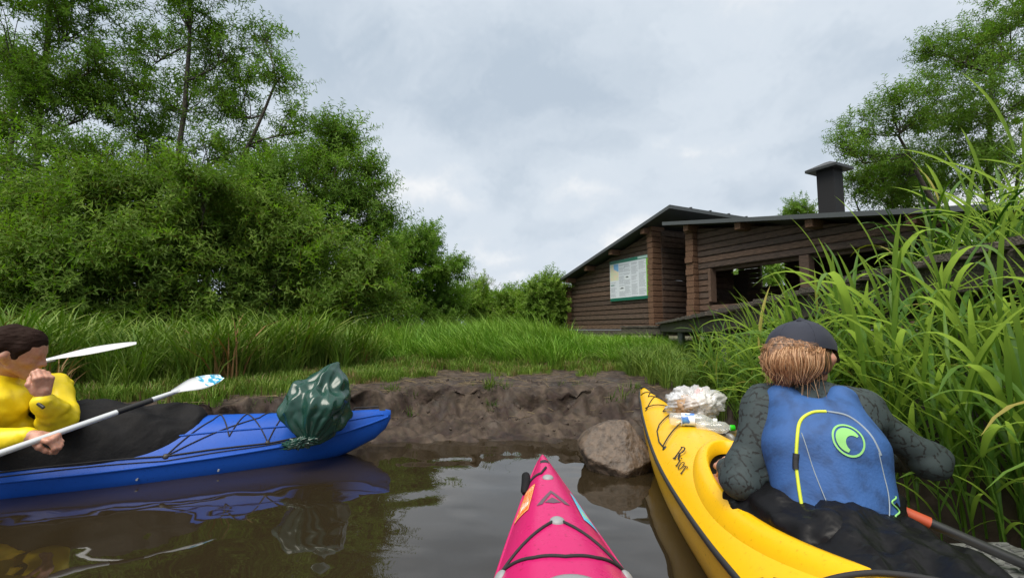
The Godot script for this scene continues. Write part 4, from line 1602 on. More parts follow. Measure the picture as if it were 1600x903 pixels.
func rim(K: Dictionary, parent: Node3D, m: Material, wide: float, high: float) -> void:
	# the raised lip round the cockpit
	var c: Array = K.cockpit
	var mid: float = (c[0] + c[1]) * 0.5
	var half: float = (c[1] - c[0]) * 0.5
	var prof := [Vector2(-0.2, -0.03), Vector2(-0.1, high * 0.8), Vector2(0.15, high), Vector2(0.55, high * 0.9), Vector2(0.95, high * 0.35), Vector2(1.1, -0.01)]
	var rows := []
	for p in prof:
		var row := []
		for k in 64:
			var a := TAU * k / 64
			var zz: float = mid + half * cos(a)
			var ww: float = c[2] * pow(absf(sin(a)), 1.1) * signf(sin(a))
			var o := Vector2(cos(a) / half, sin(a) / c[2]).normalized()
			var x: float = ww + o.y * p.x * wide
			var z: float = zz + o.x * p.x * wide
			row.append(Vector3(x, deck_y(K, z, x) + p.y, z))
		rows.append(row)
	var st := begin()
	grid(st, rows, true)
	part(st, "cockpit_rim", m, parent)
	# the tub below it
	rows = []
	for lv in [[1.02, -0.01], [0.98, -0.1], [0.8, -0.2], [0.3, -0.24], [0.0, -0.24]]:
		var row := []
		for k in 48:
			var a := TAU * k / 48
			var z: float = mid + half * cos(a) * lv[0]
			var x: float = c[2] * pow(absf(sin(a)), 1.1) * signf(sin(a)) * lv[0]
			row.append(Vector3(x, maxf(deck_y(K, z, x) + lv[1], 0.03), z))
		rows.append(row)
	st = begin()
	grid(st, rows, true)
	part(st, "cockpit_tub", M.black, parent)

func seam_line(K: Dictionary, parent: Node3D, m: Material, r: float) -> void:
	var L: float = K.tab[-1][0]
	var st := begin()
	for s in [-1, 1]:
		var path := []
		var z := 0.02
		while z < L:
			path.append(Vector3(s * (curve_at(K.tab, z, 1) + 0.001), curve_at(K.tab, z, 2) - r * 0.7, z))
			z += 0.06
		tube(st, path, r, 6)
	part(st, "seam_trim", m, parent)

func sticker_image(back: Color, ink: Color, ink2: Color, lines: int, sd: int) -> StandardMaterial3D:
	var img := Image.create(128, 192, false, Image.FORMAT_RGB8)
	img.fill(back)
	var r := RandomNumberGenerator.new()
	r.seed = sd
	img.fill_rect(Rect2i(6, 6, 116, 3), ink)
	img.fill_rect(Rect2i(6, 183, 116, 3), ink)
	img.fill_rect(Rect2i(6, 6, 3, 180), ink)
	img.fill_rect(Rect2i(119, 6, 3, 180), ink)
	for k in lines:
		var y := 20 + k * 152 / lines
		var x := 16
		while x < 104:
			var w := r.randi_range(5, 18)
			img.fill_rect(Rect2i(x, y, w, r.randi_range(3, 7)), ink if r.randf() < 0.6 else ink2)
			x += w + r.randi_range(3, 7)
	img.fill_rect(Rect2i(24, 120, 70, 26), ink2)
	img.fill_rect(Rect2i(32, 126, 40, 5), back)
	img.fill_rect(Rect2i(32, 135, 52, 5), back)
	var m := mat(Color.WHITE, 0.35)
	m.albedo_texture = ImageTexture.create_from_image(img)
	return m

func make_pink_kayak() -> void:
	var K := {"tab": [[0.0, 0.008, 0.262, 0.278, 0.25], [0.03, 0.022, 0.256, 0.280, 0.2], [0.12, 0.045, 0.24, 0.282, 0.1], [0.3, 0.087, 0.212, 0.274, 0.0], [0.6, 0.142, 0.182, 0.262, -0.06], [0.9, 0.19, 0.165, 0.258, -0.09], [1.3, 0.245, 0.155, 0.27, -0.1], [1.8, 0.285, 0.155, 0.275, -0.1], [2.3, 0.295, 0.155, 0.25, -0.1], [3.0, 0.26, 0.16, 0.23, -0.1], [3.7, 0.13, 0.19, 0.24, -0.03], [4.1, 0.01, 0.25, 0.262, 0.2]], "cockpit": [1.55, 2.4, 0.21], "pow": 2.6, "bow_pow": 2.4}
	var t := thing("kayak", "pink kayak with its bow pointing straight away in the foreground", "kayak", Vector3(0.128, 0, -2.02), 0.0, "kayaks at the landing")
	shell(K, t, M.pink, M.pink)
	rim(K, t, M.pink, 0.04, 0.022)
	# bow slot and grab loop
	decal(K, [[0.1, -0.015], [0.1, 0.015], [0.135, 0.017], [0.135, -0.017]], t, "bow_slot", M.black, 0.0015, 3)
	line_on_deck(K, [[0.2, 0.0], [0.255, -0.02], [0.25, -0.06]], 0.0045, t, "toggle_cord", M.cord)
	var st := begin()
	var tp := on_deck(K, 0.25, -0.066, 0.012)
	tube(st, [tp + Vector3(0.004, 0.016, -0.055), tp + Vector3(0, 0.012, -0.045), tp, tp + Vector3(-0.006, -0.014, 0.045), tp + Vector3(-0.008, -0.02, 0.055)], [0.009, 0.016, 0.018, 0.016, 0.009], 10)
	part(st, "carry_toggle", M.neoprene, t)
	knob(K, 0.30, 0.0, 0.02, t, M.fitting)
	knob(K, 0.645, 0.0, 0.022, t, M.fitting)
	for s in [-1, 1]:
		knob(K, 0.80, s * 0.158, 0.02, t, M.fitting)
		line_on_deck(K, [[0.645, 0.006 * s], [0.79, s * 0.15]], 0.0042, t, "deck_line", M.cord)
	line_on_deck(K, [[0.79, -0.15], [0.835, -0.075], [0.85, 0.0], [0.835, 0.075], [0.79, 0.15]], 0.0042, t, "deck_line", M.cord)
	var hatch := begin()
	var rows := []
	for lv in [[0.085, 0.0], [0.08, 0.012], [0.066, 0.016], [0.0, 0.02]]:
		var row := []
		for k in 32:
			var a := TAU * k / 32
			row.append(on_deck(K, 1.03 + cos(a) * lv[0], sin(a) * lv[0], lv[1]))
		rows.append(row)
	grid(hatch, rows, true)
	part(hatch, "hatch_cover", M.fitting, t)
	# grey double chevron
	var o := decal(K, [[0.418, 0.0], [0.52, -0.052], [0.52, -0.034], [0.442, 0.0]], t, "chevron_mark", M.logo_grey, 0.002)
	decal(K, [[0.418, 0.0], [0.52, 0.052], [0.52, 0.034], [0.442, 0.0]], o, "chevron_mark", M.logo_grey, 0.002)
	decal(K, [[0.475, 0.0], [0.51, -0.026], [0.52, 0.0], [0.51, 0.026]], o, "chevron_mark", M.logo_grey, 0.002)
	decal(K, [[0.325, -0.045], [0.325, -0.078], [0.515, -0.122], [0.515, -0.076]], t, "orange_sticker", sticker_image(Color(0.85, 0.42, 0.13), Color(0.95, 0.88, 0.7), Color(0.96, 0.95, 0.92), 9, 3))
	decal(K, [[0.37, 0.067], [0.36, 0.084], [0.59, 0.134], [0.585, 0.083]], t, "blue_sticker", sticker_image(Color(0.30, 0.75, 0.90), Color(0.55, 0.85, 0.95), Color(0.75, 0.85, 0.45), 7, 5))
	seam_line(K, t, M.pink, 0.006)
	# drops of water on the deck
	st = begin()
	for i in 420:
		var z := rv(0.3, 1.05)
		var b := curve_at(K.tab, z, 1)
		var p := on_deck(K, z, rv(-0.8, 0.8) * b, -0.0004)
		var r := rv(0.0009, 0.0022)
		for k in 6:
			var a := TAU * k / 6
			var a2 := TAU * (k + 1) / 6
			for v in [p + Vector3(cos(a) * r, 0, sin(a) * r), p + Vector3(0, r * 0.6, 0), p + Vector3(cos(a2) * r, 0, sin(a2) * r)]:
				st.add_vertex(v)
	var dm := mat(lin(0.5, 0.03, 0.13), 0.03)
	var dr := part(st, "water_drops", dm, t)
	dr.set_meta("kind", "stuff")

func make_blue_kayak() -> void:
	var K := {"tab": [[0.0, 0.014, 0.235, 0.258, 0.2], [0.03, 0.035, 0.225, 0.266, 0.14], [0.1, 0.06, 0.205, 0.270, 0.08], [0.3, 0.11, 0.165, 0.272, -0.005], [0.6, 0.165, 0.13, 0.280, -0.06], [1.0, 0.225, 0.11, 0.292, -0.09], [1.5, 0.275, 0.10, 0.295, -0.1], [2.1, 0.295, 0.10, 0.28, -0.1], [2.8, 0.28, 0.11, 0.24, -0.1], [3.6, 0.14, 0.15, 0.24, -0.02], [4.1, 0.012, 0.23, 0.25, 0.18]], "cockpit": [1.45, 2.25, 0.2], "pow": 1.9, "bow_pow": 1.7}
	var t := thing("kayak", "blue kayak with its bow up on the mud at left", "kayak", Vector3(-0.825, 0, -3.235), -1.192, "kayaks at the landing")
	t.rotation.z = -0.05
	shell(K, t, M.blue, M.blue)
	rim(K, t, M.black, 0.03, 0.02)
	# moulded crease along each side of the deck
	for s in [-1, 1]:
		line_on_deck(K, [[0.05, s * 0.03], [0.3, s * 0.07], [0.7, s * 0.105], [1.4, s * 0.17]], 0.006, t, "deck_crease", M.blue, 0.001)
		line_on_deck(K, [[0.35, s * 0.105], [0.7, s * 0.165], [1.2, s * 0.225], [1.9, s * 0.265], [2.6, s * 0.26]], 0.0045, t, "deck_line", M.cord)
		line_on_deck(K, [[0.38, s * 0.12], [0.75, s * 0.178], [1.2, s * 0.24], [1.9, s * 0.28], [2.6, s * 0.272]], 0.003, t, "deck_line", M.cord)
		knob(K, 0.72, s * 0.165, 0.014, t, M.black)
		knob(K, 1.2, s * 0.225, 0.016, t, M.black)
		line_on_deck(K, [[0.72, s * 0.165], [0.62, s * -0.02], [0.58, s * -0.12]], 0.0036, t, "bungee", M.cord)
		line_on_deck(K, [[0.72, s * 0.165], [0.84, s * 0.02], [0.92, s * -0.15]], 0.0036, t, "bungee", M.cord)
		line_on_deck(K, [[1.2, s * 0.225], [1.02, s * 0.06], [0.92, s * -0.15]], 0.0036, t, "bungee", M.cord)
	line_on_deck(K, [[1.2, 0.225], [0.98, 0.13], [0.78, 0.05], [0.66, -0.1]], 0.0036, t, "bungee", M.cord)
	line_on_deck(K, [[0.08, 0.0], [0.16, -0.012], [0.24, 0.0]], 0.006, t, "bow_handle", M.cord, 0.016)
	decal(K, [[0.035, -0.012], [0.035, 0.012], [0.075, 0.014], [0.075, -0.014]], t, "bow_slot", M.black, 0.0015, 3)
	for k in 2:
		var st := begin()
		tube(st, [Vector3(0.232 + k * 0.0, 0.04, 0.95 + k * 0.36), Vector3(0.25 + k * 0.02, 0.04, 0.95 + k * 0.36)], 0.005, 8)
		part(st, "hull_screw", M.fitting, t)
	# the black spray deck, bunched from the cockpit forward
	var rows := []
	for i in 61:
		var v := i / 60.0
		var z := lerpf(1.06, 2.45, v)
		var u := 2.0 * v - 1.0
		var W := 0.255 * pow(1.0 - pow(absf(u), 3.2), 0.5) + 0.004
		var H := lerpf(0.055, 0.12, smoothstep(0.0, 0.5, v)) * pow(1.0 - pow(absf(u), 6.0), 0.5)
		var row := []
		for k in 41:
			var a := lerpf(-1, 1, k / 40.0)
			var x := a * W
			var dome := pow(maxf(1.0 - pow(absf(a), 2.6), 0.0), 0.55)
			var f: float = soft_noise.get_noise_3d(z * 3.0 + x * 4.0, x * 3.0, 3.0) * 0.04 - absf(soft_noise.get_noise_3d(z * 3.4 - x * 4.0, x * 7.0, 9.0)) * 0.05 + 0.012
			row.append(Vector3(x, deck_y(K, z, x) - 0.006 + H * dome + f * dome, z))
		rows.append(row)
	var sd := begin()
	grid(sd, rows)
	part(sd, "spray_deck", M.neoprene, t)
	seam_line(K, t, M.blue, 0.007)
	make_green_bag()

func crumple(rows_n: int, cols: int, centre: Vector3, shape: Callable) -> Array:
	var rows := []
	for i in rows_n + 1:
		var th := PI * i / rows_n
		var row := []
		for k in cols:
			var ph := TAU * k / cols
			row.append(centre + shape.call(th, ph))
		rows.append(row)
	return rows

func make_green_bag() -> void:
	var c := Vector3(-1.165, 0.345, -2.865)
	var t := thing("rubbish_bag", "full dark green rubbish bag tied on the blue kayak's bow", "bag", Vector3(c.x, 0.165, c.z))
	var shape := func(th: float, ph: float) -> Vector3:
		# th 0 = loose peak at the top, th PI = gathered knot low at the front
		var d := Vector3(sin(th) * cos(ph), cos(th), sin(th) * sin(ph))
		var r := 0.205
		r *= 1.0 + 0.24 * soft_noise.get_noise_3dv(d * 0.8 + Vector3(4, 0, 0))
		r -= 0.05 * absf(soft_noise.get_noise_3dv(d * 1.0 + Vector3(1, 7, 2)))
		# long creases run from the peak towards the knot
		r -= 0.032 * absf(soft_noise.get_noise_3d(cos(ph) * 1.5, th * 0.4 + 3.0, sin(ph) * 1.5)) * sin(th)
		# pleats running to the knot
		var pl: float = smoothstep(1.7, 2.9, th)
		r += 0.014 * pl * absf(sin(ph * 8.0 + 2.0 * soft_noise.get_noise_2d(th * 1.5, 0.0))) 
		var p := d * r
		p.x *= 1.06
		if th < 0.9:
			p += Vector3(0.10, 0.07, 0.06) * pow(1.0 - th / 0.9, 1.3)
			p.x *= lerpf(0.75, 1.0, th / 0.9)
		if th > 2.3:
			var k := smoothstep(2.3, PI, th)
			p = p.lerp(Vector3(0.0, -0.215, 0.0) + p * 0.2, k)
		return p.rotated(Vector3.RIGHT, -0.62)
	var st := begin()
	grid(st, crumple(90, 140, Vector3(0, c.y - 0.165, 0), shape), true)
	part(st, "bag", M.green_bag, t)
	var tail := func(th: float, ph: float) -> Vector3:
		var d := Vector3(sin(th) * cos(ph), cos(th), sin(th) * sin(ph))
		var r := 0.05 * (1.0 + 0.7 * fine_noise.get_noise_3dv(d * 3.0) - 0.5 * absf(fine_noise.get_noise_3dv(d * 7.0)))
		return d * r * Vector3(1.9, 0.62, 0.75) + Vector3(-d.x * 0.0, d.x * 0.02, 0)
	st = begin()
	grid(st, crumple(28, 48, Vector3(-0.03, 0.0, 0.155), tail), true)
	part(st, "gathered_neck", M.green_bag, t)

func make_yellow_kayak() -> void:
	var K := {"tab": [[0.0, 0.008, 0.36, 0.378, 0.33], [0.03, 0.02, 0.352, 0.382, 0.26], [0.15, 0.048, 0.325, 0.376, 0.14], [0.5, 0.11, 0.265, 0.345, 0.0], [0.9, 0.172, 0.215, 0.318, -0.07], [1.3, 0.225, 0.185, 0.31, -0.09], [1.7, 0.26, 0.172, 0.31, -0.1], [2.1, 0.28, 0.168, 0.295, -0.1], [2.6, 0.28, 0.168, 0.28, -0.1], [3.2, 0.23, 0.175, 0.26, -0.1], [3.8, 0.11, 0.22, 0.27, 0.0], [4.2, 0.01, 0.29, 0.30, 0.22]], "cockpit": [1.47, 2.55, 0.19], "pow": 2.6, "bow_pow": 2.0}
	var t := thing("kayak", "yellow kayak with its bow on the mud at right", "kayak", Vector3(0.955, 0, -3.5), -0.041, "kayaks at the landing")
	shell(K, t, M.yellow, M.yellow_hull)
	rim(K, t, M.yellow, 0.05, 0.024)
	seam_line(K, t, M.black, 0.011)
	# bow rope and bungees
	line_on_deck(K, [[0.06, -0.014], [0.1, 0.02], [0.2, 0.045], [0.33, 0.05]], 0.007, t, "bow_rope", M.cord)
	for s in [-1, 1]:
		line_on_deck(K, [[0.16, s * 0.04], [0.32, s * -0.03], [0.5, s * 0.085]], 0.0035, t, "bungee", M.cord)
		line_on_deck(K, [[0.5, s * 0.085], [0.75, s * -0.05], [0.95, s * 0.14]], 0.0035, t, "bungee", M.cord, 0.012)
		line_on_deck(K, [[0.95, s * 0.14], [1.1, s * 0.17], [1.22, s * 0.178]], 0.0035, t, "bungee", M.cord)
		line_on_deck(K, [[1.22, s * 0.178], [1.1, s * 0.08], [0.98, s * 0.0]], 0.0035, t, "bungee", M.cord, 0.012)
		knob(K, 1.22, s * 0.178, 0.013, t, M.black)
		knob(K, 0.5, s * 0.088, 0.01, t, M.black)
	# webbing strap with a buckle behind the paddler
	decal(K, [[2.36, -0.262], [2.345, -0.235], [2.455, -0.19], [2.47, -0.222]], t, "strap", M.neoprene, 0.005, 6)
	var p := on_deck(K, 2.405, -0.242, 0.012)
	var st := begin()
	box(st, Transform3D(Basis(Vector3.UP, 0.5) * Basis(Vector3.BACK, 0.3), p), Vector3(0.055, 0.016, 0.04), 0.004)
	part(st, "buckle", M.black_gloss, t)
	st = begin()
	box(st, Transform3D(Basis(Vector3.UP, 0.3), on_deck(K, 2.345, -0.255, 0.008)), Vector3(0.03, 0.008, 0.045), 0.003)
	part(st, "strap_end", M.black_gloss, t)
	line_on_deck(K, [[2.47, -0.19], [2.5, -0.1], [2.56, 0.02], [2.6, 0.16]], 0.006, t, "deck_line", M.cord, 0.03)
	knob(K, 2.475, -0.19, 0.014, t, M.black)
	# black spray deck pulled loose over the rear and right of the cockpit
	var sheet := []
	for i in 45:
		var v := i / 44.0
		var z := lerpf(1.78, 2.78, v)
		var row := []
		for k in 33:
			var q := k / 32.0
			var b := curve_at(K.tab, z, 1)
			var x := lerpf(lerpf(0.06, -0.13, smoothstep(0.1, 0.55, v)), b * 0.9, q)
			var edge := minf(minf(v, 1.0 - v) * 6.0, minf(q, 1.0 - q) * 6.0)
			var f: float = 0.03 * soft_noise.get_noise_3d(z * 5.0, x * 6.0, 4.0) - 0.05 * absf(soft_noise.get_noise_3d(z * 6.0 + x * 5.0, x * 9.0, 8.0))
			row.append(Vector3(x, deck_y(K, z, x) + 0.006 + smoothstep(0.0, 1.0, edge) * (0.045 + f), z))
		sheet.append(row)
	var sk := begin()
	grid(sk, sheet)
	part(sk, "spray_deck", M.skirt, t)
	# maker's lettering on the left of the deck
	var f := SystemFont.new()
	f.font_names = PackedStringArray(["Droid Serif"])
	var holder := Node3D.new()
	holder.name = "lettering"
	t.add_child(holder)
	var at := on_deck(K, 1.46, -0.2, 0.003)
	var nrm := (on_deck(K, 1.46, -0.18, 1.0) - on_deck(K, 1.46, -0.18, 0.0)).normalized()
	var run := (on_deck(K, 1.56, -0.2, 0.0) - on_deck(K, 1.42, -0.2, 0.0)).normalized()
	run = run.rotated(nrm, 0.16)
	holder.transform = Transform3D(Basis(run, nrm.cross(run), nrm), at)
	var w := 0.0
	for ch in [["R", 0.07, 1.12], ["i", 0.045, 0.7], ["O", 0.04, 1.3], ["T", 0.04, 1.2]]:
		var tm := TextMesh.new()
		tm.text = ch[0]
		tm.font = f
		tm.font_size = 32
		tm.pixel_size = ch[1] / 26.0
		tm.depth = 0.0015
		tm.horizontal_alignment = HORIZONTAL_ALIGNMENT_LEFT
		tm.vertical_alignment = VERTICAL_ALIGNMENT_BOTTOM
		var o := put(tm, "letter", M.black, holder)
		var zz := 1.40 + w
		var xx := -0.205 - w * 0.1
		var n2 := (on_deck(K, zz, xx, 1.0) - on_deck(K, zz, xx, 0.0)).normalized()
		var r2 := (run - n2 * run.dot(n2)).normalized()
		o.transform = holder.transform.affine_inverse() * Transform3D(Basis(r2 * 1.3, n2.cross(r2), n2), on_deck(K, zz, xx, 0.004))
		w += ch[1] * ch[2]
	make_deck_load(K, t)

func lathe(st: SurfaceTool, prof: Array, x: Transform3D, n := 24) -> void:
	var rows := []
	for p in prof:
		var row := []
		for k in n:
			var a := TAU * k / n
			row.append(x * Vector3(p[0], cos(a) * p[1], sin(a) * p[1]))
		rows.append(row)
	grid(st, rows, true)

func make_deck_load(K: Dictionary, boat: Node3D) -> void:
	var w := func(z: float, x: float, lift: float) -> Vector3:
		return boat.position + boat.transform.basis * on_deck(K, z, x, lift)
	# translucent carrier bag of litter
	var c: Vector3 = w.call(0.86, 0.06, 0.085)
	var t := thing("litter_bag", "clear plastic bag of litter strapped on the yellow bow", "bag", c - Vector3(0, 0.085, 0))
	var shape := func(th: float, ph: float) -> Vector3:
		var d := Vector3(sin(th) * cos(ph), cos(th), sin(th) * sin(ph))
		var r := 0.125 * (1.0 + 0.3 * soft_noise.get_noise_3dv(d * 1.2 + Vector3(9, 2, 0)) - 0.3 * absf(soft_noise.get_noise_3dv(d * 2.4)) - 0.14 * absf(soft_noise.get_noise_3dv(d * 6.0)))
		var p := d * r * Vector3(1.25, 0.78, 1.3)
		p.y = maxf(p.y, -0.082)
		return p
	var st := begin()
	grid(st, crumple(50, 80, Vector3(0, 0.085, 0), shape), true)
	part(st, "bag", M.clear_bag, t)
	var cols := [Color(0.62, 0.5, 0.38), Color(0.85, 0.83, 0.8), Color(0.78, 0.24, 0.10), Color(0.5, 0.42, 0.34), Color(0.8, 0.82, 0.84)]
	var spots := [Vector3(-0.06, 0.07, 0.05), Vector3(0.04, 0.08, 0.02), Vector3(0.035, 0.135, -0.01), Vector3(-0.02, 0.05, -0.06), Vector3(-0.08, 0.09, -0.03)]
	var sizes := [0.065, 0.07, 0.03, 0.06, 0.055]
	for i in 5:
		var sh := func(th: float, ph: float) -> Vector3:
			var d := Vector3(sin(th) * cos(ph), cos(th), sin(th) * sin(ph))
			return d * sizes[i] * (1.0 + 0.5 * fine_noise.get_noise_3dv(d * 2.5 + Vector3(i * 7, 0, 0)) - 0.3 * absf(fine_noise.get_noise_3dv(d * 6.0)))
		st = begin()
		grid(st, crumple(16, 24, spots[i], sh), true)
		part(st, "litter", mat(cols[i], 0.6), t)
	# two clear bottles and a jar with a green lid
	var b := thing("plastic_bottle", "empty clear plastic bottle with blue label beside the litter bag", "bottle", w.call(1.08, 0.02, 0.0))
	var bx := Transform3D(look_basis(Vector3(0.9, 0.0, 0.25)), Vector3(-0.02, 0.033, 0))
	st = begin()
	lathe(st, [[-0.11, 0.002], [-0.108, 0.024], [-0.1, 0.031], [-0.04, 0.032], [-0.036, 0.030], [0.03, 0.030], [0.035, 0.032], [0.06, 0.029], [0.085, 0.014], [0.1, 0.011], [0.108, 0.011]], bx)
	part(st, "body", M.bottle, b)
	st = begin()
	lathe(st, [[-0.05, 0.0325], [0.012, 0.0325]], bx)
	var lm := mat(Color.WHITE, 0.4)
	lm.albedo_texture = noise_tex(0.02, [[0.0, Color(0.9, 0.93, 0.96)], [0.5, Color(0.86, 0.9, 0.95)], [0.56, Color(0.2, 0.38, 0.7)], [1.0, Color(0.35, 0.6, 0.8)]], false, 0, 2, 128)
	part(st, "label", triplanar(lm, Vector3(6, 6, 6)), b)
	st = begin()
	lathe(st, [[0.1, 0.0125], [0.118, 0.0125], [0.119, 0.002]], bx, 16)
	part(st, "lid", mat(Color(0.85, 0.88, 0.9), 0.4), b)
	var b2 := thing("plastic_bottle", "crushed clear plastic bottle with a bright green lid on the yellow deck", "bottle", w.call(1.15, 0.10, 0.0))
	bx = Transform3D(look_basis(Vector3(0.95, 0.0, 0.2)), Vector3(-0.01, 0.03, 0))
	st = begin()
	lathe(st, [[-0.09, 0.002], [-0.088, 0.022], [-0.05, 0.028], [-0.02, 0.022], [0.02, 0.029], [0.045, 0.027], [0.062, 0.013], [0.07, 0.012]], bx)
	part(st, "body", M.bottle, b2)
	st = begin()
	lathe(st, [[0.066, 0.0145], [0.088, 0.0145], [0.089, 0.002]], bx, 16)
	part(st, "lid", mat(Color(0.16, 0.72, 0.12), 0.4), b2)
	var b3 := thing("drink_can", "dented drink can lying beside the woman's arm on the deck", "can", w.call(1.16, 0.175, 0.0))
	bx = Transform3D(look_basis(Vector3(0.85, 0.1, -0.5)), Vector3(0.015, 0.034, -0.02))
	st = begin()
	lathe(st, [[-0.06, 0.002], [-0.059, 0.024], [-0.05, 0.032], [0.045, 0.032], [0.055, 0.027], [0.06, 0.027], [0.058, 0.024], [0.056, 0.002]], bx)
	part(st, "body", M.alu, b3)
	st = begin()
	lathe(st, [[-0.04, 0.0325], [0.04, 0.0325]], bx)
	part(st, "label", mat(Color(0.36, 0.29, 0.16), 0.4), b3)

func make_rock() -> void:
	var st := begin()
	var pts := []
	var planes := []
	var r := RandomNumberGenerator.new()
	r.seed = 41
	for k in 15:
		var y := r.randf_range(-0.5, 1)
		var a := r.randf_range(0, TAU)
		var q := sqrt(1 - y * y)
		planes.append([Vector3(cos(a) * q, y, sin(a) * q), r.randf_range(0.66, 0.92)])
	var shape := func(th: float, ph: float) -> Vector3:
		var d := Vector3(sin(th) * cos(ph), cos(th), sin(th) * sin(ph))
		var t := 1.0
		for p in planes:
			var c: float = d.dot(p[0])
			if c > 0.2:
				t = minf(t, p[1] / c)
		t += 0.05 * fine_noise.get_noise_3dv(d * 2.0) + 0.018 * fine_noise.get_noise_3dv(d * 7.0)
		return d * t * Vector3(0.28, 0.225, 0.25)
	grid(st, crumple(70, 110, Vector3.ZERO, shape), true)
	var o := part(st, "boulder", M.stone)
	o.position = Vector3(0.635, 0.035, -2.86)
	o.rotation.y = 0.5
	tag(o, "brown angular boulder at the water's edge beside the yellow kayak", "rock")

func make_tread() -> void:
	# a wooden step with a ribbed metal plate, at the landing beside the yellow kayak's stern
	var t := thing("landing_step", "wooden landing step topped with a grey ribbed metal plate", "step", Vector3(1.405, 0.063, -1.235), 0.06)
	bar(t, "tread", M.greywood, Vector3(-0.25, 0.02, -0.17), Vector3(0.02, 0.118, 0.35))
	bar(t, "plate", M.alu, Vector3(-0.255, 0.12, -0.175), Vector3(0.025, 0.127, 0.355), 0.001)
	bar(t, "post", M.greywood, Vector3(-0.1, -0.6, -0.12), Vector3(0.0, 0.018, -0.02))
	bar(t, "post", M.greywood, Vector3(-0.1, -0.6, 0.16), Vector3(0.0, 0.018, 0.26))
	for i in 6:
		for k in 15:
			var st := begin()
			box(st, Transform3D(Basis(Vector3.UP, 0.15), Vector3(-0.23 + i * 0.046, 0.1285, -0.155 + k * 0.034)), Vector3(0.035, 0.008, 0.013), 0.0035)
			part(st, "rib", M.alu, t)

# ---------------------------------------------------------------- paddles
func blade_shape(root: Vector3, dir: Vector3, up: Vector3, length: float, wide: float) -> Array:
	var side := dir.cross(up).normalized()
	var n := side.cross(dir).normalized()
	var top := []
	for i in 17:
		var t := i / 16.0
		var w := wide * 0.5 * pow(sin(PI * clampf(0.06 + t * 0.9, 0, 1)), 0.55) * lerpf(0.55, 1.0, smoothstep(0, 0.5, t))
		var row := []
		for k in 9:
			var a := lerpf(-1, 1, k / 8.0)
			row.append(root + dir * length * t + side * w * a + n * (0.012 * a * a - 0.02 * t * t + 0.006 * (1 - absf(a))))
		top.append(row)
	return top

func paddle_blade(parent: Node3D, root: Vector3, dir: Vector3, up: Vector3, length: float, wide: float, m: Material, tip: Material = null) -> MeshInstance3D:
	var st := begin()
	var rows := blade_shape(root, dir, up, length, wide)
	grid(st, rows)
	var low := []
	var n := dir.cross(up).normalized().cross(dir).normalized()
	for r in rows:
		var q := []
		for p in r:
			q.append(p - n * 0.005)
		low.append(q)
	grid(st, low)
	var edge := []
	for i in rows.size():
		edge.append([rows[i][0], low[i][0]])
	grid(st, edge)
	edge = []
	for i in rows.size():
		edge.append([rows[i][8], low[i][8]])
	grid(st, edge)
	var made := part(st, "blade", m, parent)
	if tip != null:
		# the coloured print on the outer half of the face
		st = begin()
		var face := []
		for i in range(9, 17):
			var q := []
			for p in rows[i]:
				q.append(p + n * 0.0012)
			face.append(q)
		grid(st, face)
		part(st, "print", tip, made)
	return made

func make_paddles() -> void:
	var hand := Vector3(-2.125, 0.315, -2.21)
	var dir := Vector3(0.215, 0.165, -0.75).normalized()
	var t := thing("paddle", "white paddle with black grip and blue-tipped blade held across the blue kayak", "paddle", hand)
	var st := begin()
	tube(st, [-dir * 1.15, dir * 0.28], 0.0145, 12)
	part(st, "shaft", M.shaft_white, t)
	st = begin()
	tube(st, [dir * 0.28, dir * 0.46], 0.0155, 12)
	part(st, "shaft", M.black, t)
	st = begin()
	tube(st, [dir * 0.46, dir * 0.62], [0.0148, 0.012], 12)
	part(st, "shaft", M.shaft_white, t)
	var up := Vector3(0.35, 0.8, 0.6)
	paddle_blade(t, dir * 0.58, dir, up, 0.34, 0.115, M.blade_white, M.blade_print)
	paddle_blade(t, -dir * 1.1, -dir, up, 0.4, 0.15, M.blade_white, M.blade_print)
	# spare paddle lying in the grass behind
	var a := Vector3(-3.05, 0.585, -3.02)
	var d2 := Vector3(0.36, 0.11, -0.22).normalized()
	var s := thing("paddle", "white paddle blade sticking out behind the yellow raincoat", "paddle", a)
	st = begin()
	tube(st, [-d2 * 0.9, d2 * 0.1], 0.014, 10)
	part(st, "shaft", M.shaft_white, s)
	paddle_blade(s, d2 * 0.06, d2, Vector3(0.1, 1, 0.6), 0.46, 0.085, M.blade_white)
	# the woman's paddle: orange grip, black shaft running back along her right side
	var g := Vector3(1.045, 0.315, -1.36)
	var d3 := Vector3(0.30, -0.125, 0.17).normalized()
	var w := thing("paddle", "black paddle with an orange-red grip beside the woman's right hip", "paddle", g)
	st = begin()
	tube(st, [-d3 * 0.12, d3 * 0.10], 0.0155, 12)
	part(st, "grip", M.orange, w)
	st = begin()
	tube(st, [d3 * 0.10, d3 * 0.62], 0.0135, 12)
	part(st, "shaft", M.carbon, w)
	paddle_blade(w, d3 * 0.6, d3, Vector3(0.2, 1, 0.3), 0.42, 0.16, M.carbon)

# ---------------------------------------------------------------- people
func frame(at: Vector3, fwd: Vector3, up: Vector3) -> Transform3D:
	# local axes: x to the person's right, y up, z forward
	var f := fwd.normalized()
	var r := f.cross(up).normalized()
	return Transform3D(Basis(r, r.cross(f), f), at)

func bone(x: Transform3D, a: Vector3, ra: float, b: Vector3, rb: float) -> Array:
	return [x * a, ra, x * b, rb]

